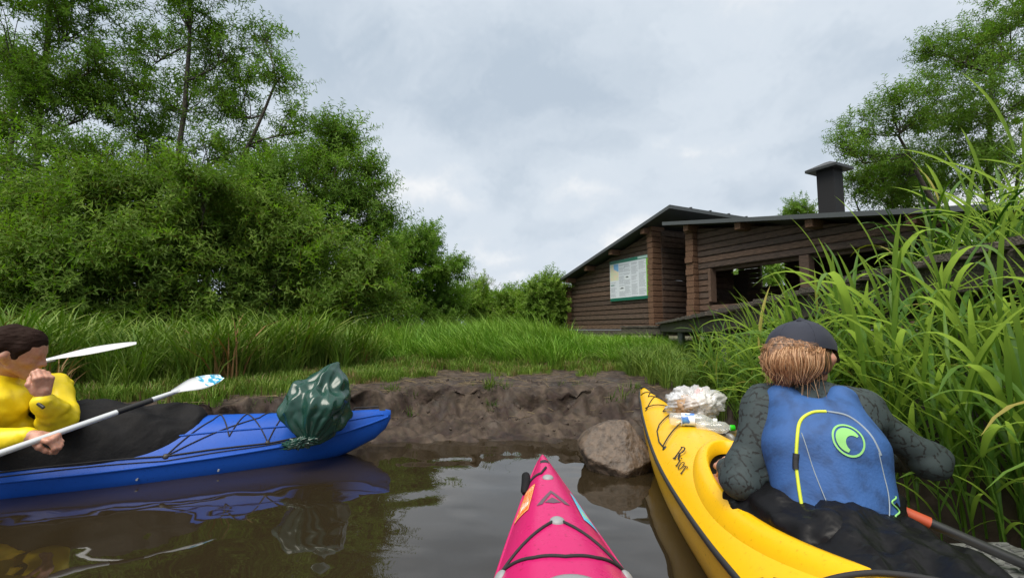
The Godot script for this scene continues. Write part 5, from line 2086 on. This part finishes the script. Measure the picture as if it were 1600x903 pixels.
func head_bones(h: Transform3D, neck: Vector3) -> Array:
	var out := [
		bone(h, Vector3(0, 0.035, -0.03), 0.082, Vector3(0, 0.04, 0.025), 0.076),
		bone(h, Vector3(-0.02, 0.0, 0.02), 0.06, Vector3(0.02, 0.0, 0.02), 0.06),
		bone(h, Vector3(0, -0.03, 0.045), 0.052, Vector3(0, -0.088, 0.066), 0.028),
		bone(h, Vector3(-0.048, -0.055, 0.015), 0.022, Vector3(-0.012, -0.092, 0.066), 0.02),
		bone(h, Vector3(0.048, -0.055, 0.015), 0.022, Vector3(0.012, -0.092, 0.066), 0.02),
		bone(h, Vector3(-0.03, 0.022, 0.082), 0.014, Vector3(0.03, 0.022, 0.082), 0.014),
		bone(h, Vector3(-0.042, -0.02, 0.066), 0.018, Vector3(-0.03, -0.03, 0.07), 0.016),
		bone(h, Vector3(0.042, -0.02, 0.066), 0.018, Vector3(0.03, -0.03, 0.07), 0.016),
		bone(h, Vector3(0, 0.015, 0.094), 0.007, Vector3(0, -0.028, 0.114), 0.0105),
		bone(h, Vector3(-0.011, -0.032, 0.102), 0.008, Vector3(0.011, -0.032, 0.102), 0.008),
		bone(h, Vector3(-0.018, -0.056, 0.09), 0.0075, Vector3(0.018, -0.056, 0.09), 0.0075),
		bone(h, Vector3(-0.015, -0.066, 0.088), 0.008, Vector3(0.015, -0.066, 0.088), 0.008),
		[h * Vector3(0, -0.05, -0.02), 0.052, neck, 0.056],
	]
	for s in [-1, 1]:
		out.append(bone(h, Vector3(s * 0.083, 0.018, -0.012), 0.009, Vector3(s * 0.088, -0.002, -0.016), 0.012))
		out.append(bone(h, Vector3(s * 0.088, -0.002, -0.016), 0.012, Vector3(s * 0.08, -0.032, -0.006), 0.008))
	return out

func hand_bones(wrist: Vector3, dir: Vector3, palm: Vector3, thumb: float, curl: float) -> Array:
	# dir: wrist to knuckles; palm: the way the palm faces; thumb: +1 or -1 along dir x palm
	var d := dir.normalized()
	var n := (palm - d * palm.dot(d)).normalized()
	var s := d.cross(n) * thumb
	var out := []
	var offs := [0.030, 0.011, -0.009, -0.027]
	var lens := [0.042, 0.047, 0.043, 0.034]
	out.append([wrist - d * 0.03, 0.026, wrist + d * 0.02, 0.027])
	for i in 4:
		var kn: Vector3 = wrist + d * (0.088 - absf(i - 1) * 0.004) + s * offs[i]
		out.append([wrist + d * 0.015 + s * offs[i] * 0.6, 0.015, kn, 0.0115])
		var a := 0.0
		var p := kn
		var r := 0.0095 if i < 3 else 0.0082
		var l: float = lens[i]
		for k in 3:
			a += curl * [0.95, 1.1, 0.7][k]
			var q: Vector3 = p + (d * cos(a) + n * sin(a)) * l - s * offs[i] * 0.12
			out.append([p, r, q, r * 0.9])
			p = q
			r *= 0.9
			l *= 0.66
	var t0 := wrist + d * 0.022 + s * 0.026 + n * 0.008
	var t1 := wrist + d * 0.055 + s * 0.043 + n * 0.024
	var t2 := t1 + (d * 0.6 + n * 0.7 - s * 0.35 * curl).normalized() * 0.032
	var t3 := t2 + (d * 0.4 + n * 0.5 - s * 0.9 * curl).normalized() * 0.026
	out.append([t0, 0.016, t1, 0.0125])
	out.append([t1, 0.0118, t2, 0.0105])
	out.append([t2, 0.0105, t3, 0.0085])
	return out

func strand(st: SurfaceTool, pts: Array, r: float) -> void:
	# a smooth lock of hair through a few points
	var path := []
	var n := pts.size()
	for i in n - 1:
		for k in 5:
			var t := k / 5.0
			var p0: Vector3 = pts[maxi(i - 1, 0)]
			var p1: Vector3 = pts[i]
			var p2: Vector3 = pts[i + 1]
			var p3: Vector3 = pts[mini(i + 2, n - 1)]
			path.append(0.5 * ((2.0 * p1) + (p2 - p0) * t + (2.0 * p0 - 5.0 * p1 + 4.0 * p2 - p3) * t * t + (3.0 * p1 - p0 - 3.0 * p2 + p3) * t * t * t))
	path.append(pts[-1])
	var rr := []
	for i in path.size():
		rr.append(r * (1.0 - 0.75 * float(i) / path.size()))
	tube(st, path, rr, 4, false)

func make_man() -> void:
	var hip := Vector3(-2.72, 0.17, -2.48)
	var t := thing("person", "person in a yellow raincoat seated in the blue kayak, fist raised near the chin", "person", Vector3(-2.6, 0.05, -2.44))
	var o := -t.position
	var neck := Vector3(-2.535, 0.57, -2.395)
	var face := Vector3(0.90, -0.28, -0.42)
	var head := frame(Vector3(-2.465, 0.682, -2.355), face, Vector3(0.25, 1, 0.05))
	var shR := Vector3(-2.53, 0.50, -2.25)
	var shL := Vector3(-2.46, 0.49, -2.55)
	var elR := Vector3(-2.44, 0.285, -2.13)
	var wrR := Vector3(-2.185, 0.315, -2.19)
	var elL := Vector3(-2.27, 0.375, -2.40)
	var wrL := Vector3(-2.21, 0.49, -2.24)
	var acc := Vector3(0.12, 0, 0.3).normalized() * 0.1
	var kneeR := Vector3(-2.28, 0.1, -2.54)
	var kneeL := Vector3(-2.33, 0.1, -2.64)
	# the body: head and hands in skin, the rest covered by clothes
	var st := begin()
	var sh := func(b: Array) -> Array:
		var q := []
		for i in b:
			q.append([i[0] + o, i[1], i[2] + o, i[3]])
		return q
	add_body(st, sh.call([[hip - acc, 0.1, neck - acc * 0.7 - Vector3(0.03, 0.12, 0), 0.095], [hip + acc, 0.1, neck + acc * 0.7 - Vector3(0.03, 0.12, 0), 0.095], [neck - Vector3(0.02, 0.1, 0), 0.09, neck, 0.05], [shR, 0.05, elR, 0.042], [elR, 0.042, wrR, 0.028], [shL, 0.05, elL, 0.042], [elL, 0.042, wrL, 0.028], [hip + acc, 0.08, kneeR, 0.06], [hip - acc, 0.08, kneeL, 0.06], [kneeR, 0.06, kneeR + Vector3(0.36, -0.06, -0.14), 0.04], [kneeL, 0.06, kneeL + Vector3(0.36, -0.06, -0.14), 0.04]]), 0.014, 0.05)
	add_body(st, sh.call(head_bones(head, neck)), 0.0045, 0.022)
	add_body(st, sh.call(hand_bones(wrL, Vector3(0.12, 0.9, 0.12), Vector3(-0.75, 0.0, -0.35), 1.0, 1.05)), 0.0034, 0.009)
	add_body(st, sh.call(hand_bones(wrR, Vector3(0.75, -0.1, -0.1), Vector3(-0.1, -0.9, -0.25), -1.0, 1.05)), 0.0034, 0.009)
	part(st, "body", M.skin, t)
	# raincoat, with a bunched hood behind the neck
	st = begin()
	var coat := [[hip - acc * 1.2, 0.14, neck - acc * 0.9 - Vector3(0.03, 0.14, 0), 0.135], [hip + acc * 1.2, 0.14, neck + acc * 0.9 - Vector3(0.03, 0.14, 0), 0.135], [neck - Vector3(0.03, 0.1, 0), 0.12, neck - Vector3(0.02, 0.035, 0), 0.078], [shR - Vector3(0.01, 0.01, 0), 0.08, elR, 0.075], [elR, 0.075, wrR - Vector3(0.035, 0, 0), 0.043], [shL, 0.08, elL - Vector3(0.01, 0.02, 0), 0.072], [elL - Vector3(0, 0.02, 0), 0.072, wrL - Vector3(0, 0.03, 0), 0.045], [neck + Vector3(-0.09, -0.02, 0.04), 0.055, neck + Vector3(-0.03, -0.025, 0.095), 0.045], [neck + Vector3(-0.09, -0.02, 0.04), 0.055, neck + Vector3(-0.06, -0.02, -0.08), 0.05], [hip + acc + Vector3(0.05, 0.03, 0), 0.13, hip + Vector3(0.24, 0.1, 0.08), 0.09]]
	add_body(st, sh.call(coat), 0.010, 0.035, 0.014, Vector3(5, 8, 6), true)
	part(st, "raincoat", M.raincoat, t)
	# hood lace with its toggle, cuff tab
	st = begin()
	var lace := []
	for p in [Vector2(-2.40, 0.565), Vector2(-2.385, 0.53), Vector2(-2.395, 0.48), Vector2(-2.39, 0.445)]:
		lace.append(cast(coat, 0.035, Vector3(p.x, p.y, -1.75), Vector3(-0.25, 0, -1).normalized(), 0.006))
	var lp := []
	for p in lace:
		lp.append(p + o)
	tube(st, lp, 0.0035, 6)
	box(st, Transform3D(Basis(), lp[-1]), Vector3(0.012, 0.018, 0.012), 0.003)
	part(st, "hood_lace", M.lace, t)
	st = begin()
	box(st, Transform3D(Basis(Vector3.BACK, -0.6), wrL + o + Vector3(0.03, -0.04, 0.035)), Vector3(0.035, 0.014, 0.012), 0.003)
	part(st, "cuff_tab", M.black, t)
	# dark hair drawn back
	st = begin()
	var hair := [bone(head, Vector3(0, 0.052, -0.035), 0.086, Vector3(0, 0.062, 0.022), 0.074), bone(head, Vector3(-0.03, 0.03, -0.055), 0.072, Vector3(0.03, 0.03, -0.055), 0.072), bone(head, Vector3(0, 0.0, -0.07), 0.06, Vector3(0, -0.055, -0.062), 0.038), bone(head, Vector3(-0.066, 0.04, 0.03), 0.024, Vector3(-0.074, 0.0, 0.022), 0.012), bone(head, Vector3(0.066, 0.04, 0.03), 0.024, Vector3(0.074, 0.0, 0.022), 0.012), bone(head, Vector3(0, 0.02, -0.125), 0.04, Vector3(0, 0.0, -0.135), 0.035)]
	add_body(st, sh.call(hair), 0.005, 0.03, 0.004, Vector3(12, 40, 12), true)
	part(st, "hair", M.hair_dark, t)
	for s in [-1, 1]:
		var e := SphereMesh.new()
		e.radius = 0.0115
		e.height = 0.023
		e.radial_segments = 16
		e.rings = 8
		var eo := put(e, "eye", M.eye, t)
		eo.position = head * Vector3(s * 0.031, 0.0, 0.0735) + o
		for bit in [[0.006, 0.009, Color(0.12, 0.08, 0.05)]]:
			var i := SphereMesh.new()
			i.radius = bit[0]
			i.height = bit[0] * 2
			i.radial_segments = 12
			i.rings = 6
			var io := put(i, "iris", mat(bit[2], 0.15), eo)
			io.position = head.basis * Vector3(0, -0.001, 0.0065)

func make_woman() -> void:
	var t := thing("person", "woman in a blue life vest and dark cap seated in the yellow kayak, back turned", "person", Vector3(0.9, 0.05, -1.28))
	var o := -t.position
	var hip := Vector3(0.895, 0.19, -1.33)
	var neck := Vector3(0.955, 0.60, -1.545)
	var U := Vector3(0.95, 0.0, 0.26).normalized()
	var chest := Vector3(0.925, 0.44, -1.44)
	var face := Vector3(0.70, -0.22, -0.66)
	var head := frame(Vector3(0.978, 0.70, -1.60), face, Vector3(0.05, 1, -0.12))
	var shL := neck - U * 0.138 + Vector3(0, -0.055, 0.01)
	var shR := neck + U * 0.138 + Vector3(0, -0.055, 0.01)
	var elL := Vector3(0.705, 0.335, -1.49)
	var wrL := Vector3(0.76, 0.315, -1.70)
	var elR := Vector3(1.275, 0.40, -1.47)
	var wrR := Vector3(1.27, 0.34, -1.72)
	var kneeL := Vector3(0.80, 0.22, -1.75)
	var kneeR := Vector3(1.02, 0.22, -1.72)
	var sh := func(b: Array) -> Array:
		var q := []
		for i in b:
			q.append([i[0] + o, i[1], i[2] + o, i[3]])
		return q
	var st := begin()
	var torso := [[hip - U * 0.06, 0.085, chest - U * 0.06, 0.075], [hip + U * 0.06, 0.085, chest + U * 0.06, 0.075], [chest - U * 0.06, 0.075, shL + U * 0.03, 0.055], [chest + U * 0.06, 0.075, shR - U * 0.03, 0.055], [shL, 0.05, shR, 0.05]]
	add_body(st, sh.call(torso + [[neck - Vector3(0, 0.05, 0), 0.06, neck, 0.052], [shL, 0.034, elL, 0.033], [elL, 0.033, wrL, 0.027], [shR, 0.034, elR, 0.033], [elR, 0.042, wrR, 0.028], [hip - U * 0.1, 0.09, kneeL, 0.062], [hip + U * 0.1, 0.09, kneeR, 0.062], [kneeL, 0.062, Vector3(0.84, 0.13, -2.1), 0.04], [kneeR, 0.062, Vector3(0.98, 0.13, -2.08), 0.04]]), 0.013, 0.05)
	add_body(st, sh.call(head_bones(head, neck)), 0.0045, 0.022)
	add_body(st, sh.call(hand_bones(wrL, Vector3(0.25, 0.0, -0.9), Vector3(0.5, -0.6, 0), 1.0, 0.6)), 0.0036, 0.009)
	add_body(st, sh.call(hand_bones(wrR, Vector3(-0.1, -0.1, -0.9), Vector3(-0.3, -0.8, 0), -1.0, 0.6)), 0.0036, 0.009)
	part(st, "body", M.skin, t)
	# patterned shirt over arms and shoulders
	st = begin()
	var shirt := []
	for i in torso.size():
		var b: Array = torso[i]
		shirt.append([b[0].lerp(b[2], 0.55) if i < 2 else b[0], b[1] + 0.004, b[2], b[3] + 0.012])
	shirt += [[neck - Vector3(0.005, 0.06, -0.01), 0.08, neck - Vector3(0.005, 0.01, -0.005), 0.066], [shL + Vector3(-0.008, -0.005, 0.01), 0.05, elL, 0.049], [elL, 0.049, wrL, 0.035], [shR, 0.05, elR, 0.046], [elR, 0.046, wrR, 0.034]]
	add_body(st, sh.call(shirt), 0.011, 0.045, 0.010, Vector3(5, 7, 5), true)
	part(st, "shirt", M.shirt, t)
	# life vest
	var V := (neck - hip).normalized()
	var N := U.cross(V).normalized()
	if N.z < 0:
		N = -N
	var low := hip + V * 0.07
	var vest := [
		[low - U * 0.066 + N * 0.02, 0.088, chest - U * 0.07 + N * 0.025, 0.086], [low + U * 0.066 + N * 0.02, 0.088, chest + U * 0.07 + N * 0.025, 0.086],
		[low + N * 0.04, 0.09, chest + N * 0.045, 0.086],
		[chest - U * 0.07 + N * 0.025, 0.086, neck - U * 0.08 - V * 0.045 + N * 0.025, 0.045], [chest + U * 0.07 + N * 0.025, 0.086, neck + U * 0.08 - V * 0.045 + N * 0.025, 0.045],
		[neck - U * 0.08 - V * 0.045 + N * 0.025, 0.045, neck - U * 0.08 + V * 0.01 - N * 0.08, 0.04], [neck + U * 0.08 - V * 0.045 + N * 0.025, 0.045, neck + U * 0.08 + V * 0.01 - N * 0.08, 0.04],
		[chest + V * 0.085 - U * 0.05 + N * 0.04, 0.06, chest + V * 0.085 + U * 0.05 + N * 0.04, 0.06],
	]
	var vb: Array = sh.call(vest)
	st = begin()
	add_body(st, vb, 0.008, 0.04, 0.004, Vector3(5, 5, 5), false, [[hip + V * 0.085 + o, -V]])
	var vm := part(st, "life_vest", M.vest, t)
	# what is sewn and printed on its back: a panel with zip, piping, round emblem and a small mark
	var C := chest + N * 0.4 - V * 0.01 + o
	var put_at := func(u: float, v: float, lift: float) -> Vector3:
		return cast(vb, 0.04, C + U * u * 0.87 + V * v, -N, lift)
	var line := func(pts: Array, r: float, called: String, m: Material, n := 10) -> void:
		var path := []
		for i in pts.size() - 1:
			for k in n:
				var f := float(k) / n
				var p0: Vector2 = pts[maxi(i - 1, 0)]
				var p1: Vector2 = pts[i]
				var p2: Vector2 = pts[i + 1]
				var p3: Vector2 = pts[mini(i + 2, pts.size() - 1)]
				var q: Vector2 = p1.cubic_interpolate(p2, p0, p3, f)
				path.append(put_at.call(q.x, q.y, 0.001))
		var s2 := begin()
		tube(s2, path, r, 6)
		part(s2, called, m, vm)
	line.call([Vector2(-0.115, -0.20), Vector2(-0.118, -0.13), Vector2(-0.112, -0.03), Vector2(-0.088, 0.05), Vector2(-0.045, 0.085), Vector2(0.005, 0.092)], 0.0048, "zip", M.zip)
	line.call([Vector2(0.005, 0.092), Vector2(0.06, 0.08), Vector2(0.10, 0.04), Vector2(0.125, -0.03)], 0.0034, "zip_tape", M.piping)
	line.call([Vector2(-0.09, 0.02), Vector2(-0.07, -0.09), Vector2(-0.04, -0.215)], 0.0015, "piping", M.piping)
	line.call([Vector2(0.118, -0.02), Vector2(0.125, -0.11), Vector2(0.112, -0.17), Vector2(0.09, -0.215)], 0.0015, "piping", M.piping)
	line.call([Vector2(-0.113, -0.035), Vector2(-0.117, -0.06), Vector2(-0.118, -0.075)], 0.0085, "zip_pull", M.carbon)
	line.call([Vector2(0.16, -0.17), Vector2(0.158, -0.215)], 0.006, "side_tab", M.zip)
	# strips of print between two curves
	var band := func(fa: Callable, fb: Callable, called: String, n: int, m: int) -> void:
		var rows := []
		for i in n + 1:
			var f := float(i) / n
			var a: Vector2 = fa.call(f)
			var b: Vector2 = fb.call(f)
			var row := []
			for k in m + 1:
				var q := a.lerp(b, float(k) / m)
				row.append(put_at.call(q.x, q.y, 0.0045))
			rows.append(row)
		var s2 := begin()
		grid(s2, rows)
		part(s2, called, M.print_green, vm)
	var ec := Vector2(0.036, 0.005)
	band.call(func(f): return ec + Vector2(cos(f * TAU), sin(f * TAU)) * 0.046, func(f): return ec + Vector2(cos(f * TAU), sin(f * TAU)) * 0.0405, "emblem_ring", 48, 1)
	# crescent wave inside the ring: curls over a round hollow at lower right
	band.call(func(f): return ec + Vector2(-0.001, 0.0) + Vector2(cos(lerpf(0.35, 4.55, f)), sin(lerpf(0.35, 4.55, f))) * 0.0345, func(f): return ec + Vector2(0.0125, -0.0095) + Vector2(cos(lerpf(0.9, 4.05, f)), sin(lerpf(0.9, 4.05, f))) * 0.0215, "emblem_wave", 30, 3)
	# the small curled mark near the lower right corner
	var mark := func(f: float) -> Vector2:
		return Vector2(0.140 + 0.010 * sin(f * TAU * 1.75 + 1.2), -0.12 - 0.06 * f)
	var mark_pts := []
	for i in 29:
		mark_pts.append(mark.call(i / 28.0))
	line.call(mark_pts, 0.0022, "small_mark", M.print_green, 1)
	# black spray skirt gathered round the waist
	st = begin()
	add_body(st, sh.call([[hip - U * 0.1 + Vector3(0, 0.0, 0.02), 0.12, hip - U * 0.08 + V * 0.1, 0.10], [hip + U * 0.085 + Vector3(0, 0.0, 0.0), 0.11, hip + U * 0.08 + V * 0.1, 0.10], [hip + Vector3(-0.1, 0.06, 0.1), 0.085, hip + Vector3(0.06, 0.05, 0.12), 0.08], [hip + V * 0.02, 0.11, hip + V * 0.13, 0.1], [hip + Vector3(-0.16, 0.08, -0.2), 0.06, hip + Vector3(-0.12, 0.05, 0.02), 0.08], [hip + Vector3(0.1, 0.06, -0.12), 0.09, hip + Vector3(0.16, 0.05, -0.25), 0.07]]), 0.011, 0.04, 0.018, Vector3(6, 12, 8), true)
	part(st, "spray_skirt", M.skirt, t)
	# cap
	var rows := []
	var ch := Transform3D(head.basis, head.origin + o)
	for i in 15:
		var th := PI * 0.5 * i / 14.0
		var row := []
		for k in 36:
			var a := TAU * k / 36
			var d := Vector3(cos(a) * cos(th), sin(th), sin(a) * cos(th))
			var p := Vector3(d.x * 0.103, d.y * 0.108, d.z * (0.118 if d.z > 0 else 0.142))
			p *= 1.0 + 0.03 * fine_noise.get_noise_3dv(d * 2.5)
			row.append(ch * (p + Vector3(0, 0.028 + 0.012 * sin(a), 0.0)))
		rows.append(row)
	st = begin()
	grid(st, rows, true)
	var capn := part(st, "cap", M.cap, t)
	rows = []
	for i in 5:
		var f := i / 4.0
		var row := []
		for k in 17:
			var a := lerpf(0.35, PI - 0.35, k / 16.0)
			var p := Vector3(cos(a) * 0.102, 0.042, sin(a) * 0.118) + Vector3(0, -0.022 * f - 0.012 * absf(cos(a)) * f, 0.068 * f * pow(sin(a), 0.6))
			row.append(ch * p)
		rows.append(row)
	st = begin()
	grid(st, rows)
	part(st, "brim", M.cap, capn)
	st = begin()
	tube(st, [ch * Vector3(0, 0.13, 0), ch * Vector3(0, 0.134, 0)], 0.008, 10)
	part(st, "button", M.cap, capn)
	st = begin()
	for k in 6:
		var a := TAU * k / 6 + 0.26
		var seam := []
		for i in 12:
			var th := PI * 0.5 * i / 12.0
			var d := Vector3(cos(a) * cos(th), sin(th), sin(a) * cos(th))
			var p := Vector3(d.x * 0.103, d.y * 0.108, d.z * (0.118 if d.z > 0 else 0.142)) * (1.0 + 0.03 * fine_noise.get_noise_3dv(d * 2.5))
			seam.append(ch * (p + Vector3(0, 0.028 + 0.012 * sin(a), 0)))
		tube(st, seam, 0.0013, 5)
	part(st, "seams", M.cap, capn)
	# hair: back of the head, a loose bun and stray locks
	st = begin()
	var hb := [bone(head, Vector3(-0.034, -0.018, -0.055), 0.058, Vector3(0.034, -0.018, -0.055), 0.058), bone(head, Vector3(0, -0.03, -0.065), 0.056, Vector3(0, -0.065, -0.05), 0.044), bone(head, Vector3(-0.02, 0.0, -0.125), 0.05, Vector3(-0.012, -0.04, -0.135), 0.046), bone(head, Vector3(0.04, 0.0, -0.115), 0.034, Vector3(0.035, -0.03, -0.115), 0.03), bone(head, Vector3(-0.01, -0.05, -0.12), 0.04, Vector3(-0.02, -0.09, -0.11), 0.025), bone(head, Vector3(0.07, 0.025, -0.02), 0.022, Vector3(0.065, -0.02, -0.045), 0.022)]
	add_body(st, sh.call(hb), 0.005, 0.035, 0.006, Vector3(24, 9, 24), true)
	var hm := part(st, "hair", M.hair_light, t)
	for c in 3:
		st = begin()
		for i in 420:
			var a := rv(-2.6, 2.6)
			var s := sin(a)
			var start := Vector3(s * 0.085, rv(-0.02, 0.02), -0.035 - 0.05 * cos(a))
			var end := Vector3(-0.01 + rv(-0.05, 0.05), rv(-0.06, 0.02), -0.14 + rv(-0.03, 0.04))
			var mid := start.lerp(end, 0.5) + Vector3(s * 0.02, rv(-0.01, 0.015), -0.03 + rv(-0.015, 0.01))
			var tail := end + Vector3(rv(-0.02, 0.02), rv(-0.06, -0.01), rv(-0.01, 0.03))
			strand(st, [ch * start, ch * mid, ch * end, ch * tail], rv(0.0006, 0.0014))
		for i in 330:
			# locks falling from the cap into a loose low bun
			var x0 := rv(-0.085, 0.085)
			var wide := sqrt(maxf(1.0 - pow(x0 / 0.09, 2.0), 0.05))
			var bulge := rv(0.97, 1.05)
			var drift := rv(-0.02, 0.02)
			strand(st, [ch * Vector3(x0, rv(0.01, 0.035), -0.03 - 0.085 * wide), ch * Vector3(x0 * 1.02 + drift * 0.3, rv(-0.015, 0.005), -0.055 - 0.115 * wide * bulge), ch * Vector3(x0 * 0.85 + drift, rv(-0.055, -0.035), -0.06 - 0.12 * wide * bulge), ch * Vector3(x0 * 0.45 + drift, rv(-0.095, -0.08), -0.075 - 0.075 * wide), ch * Vector3(x0 * 0.15 + drift * 0.6, rv(-0.1, -0.085), -0.07 - 0.02 * wide)], rv(0.0008, 0.0018))
		for i in 7:
			var s0 := Vector3(rv(0.02, 0.08), rv(-0.04, 0.0), rv(-0.09, -0.02))
			var e0 := s0 + Vector3(rv(-0.05, 0.03), rv(-0.19, -0.07), rv(-0.07, 0.0))
			strand(st, [ch * s0, ch * (s0.lerp(e0, 0.4) + Vector3(rv(-0.02, 0.02), 0, -0.02)), ch * e0], rv(0.0008, 0.0016))
		part(st, "locks", M.hair_strand[c], hm)
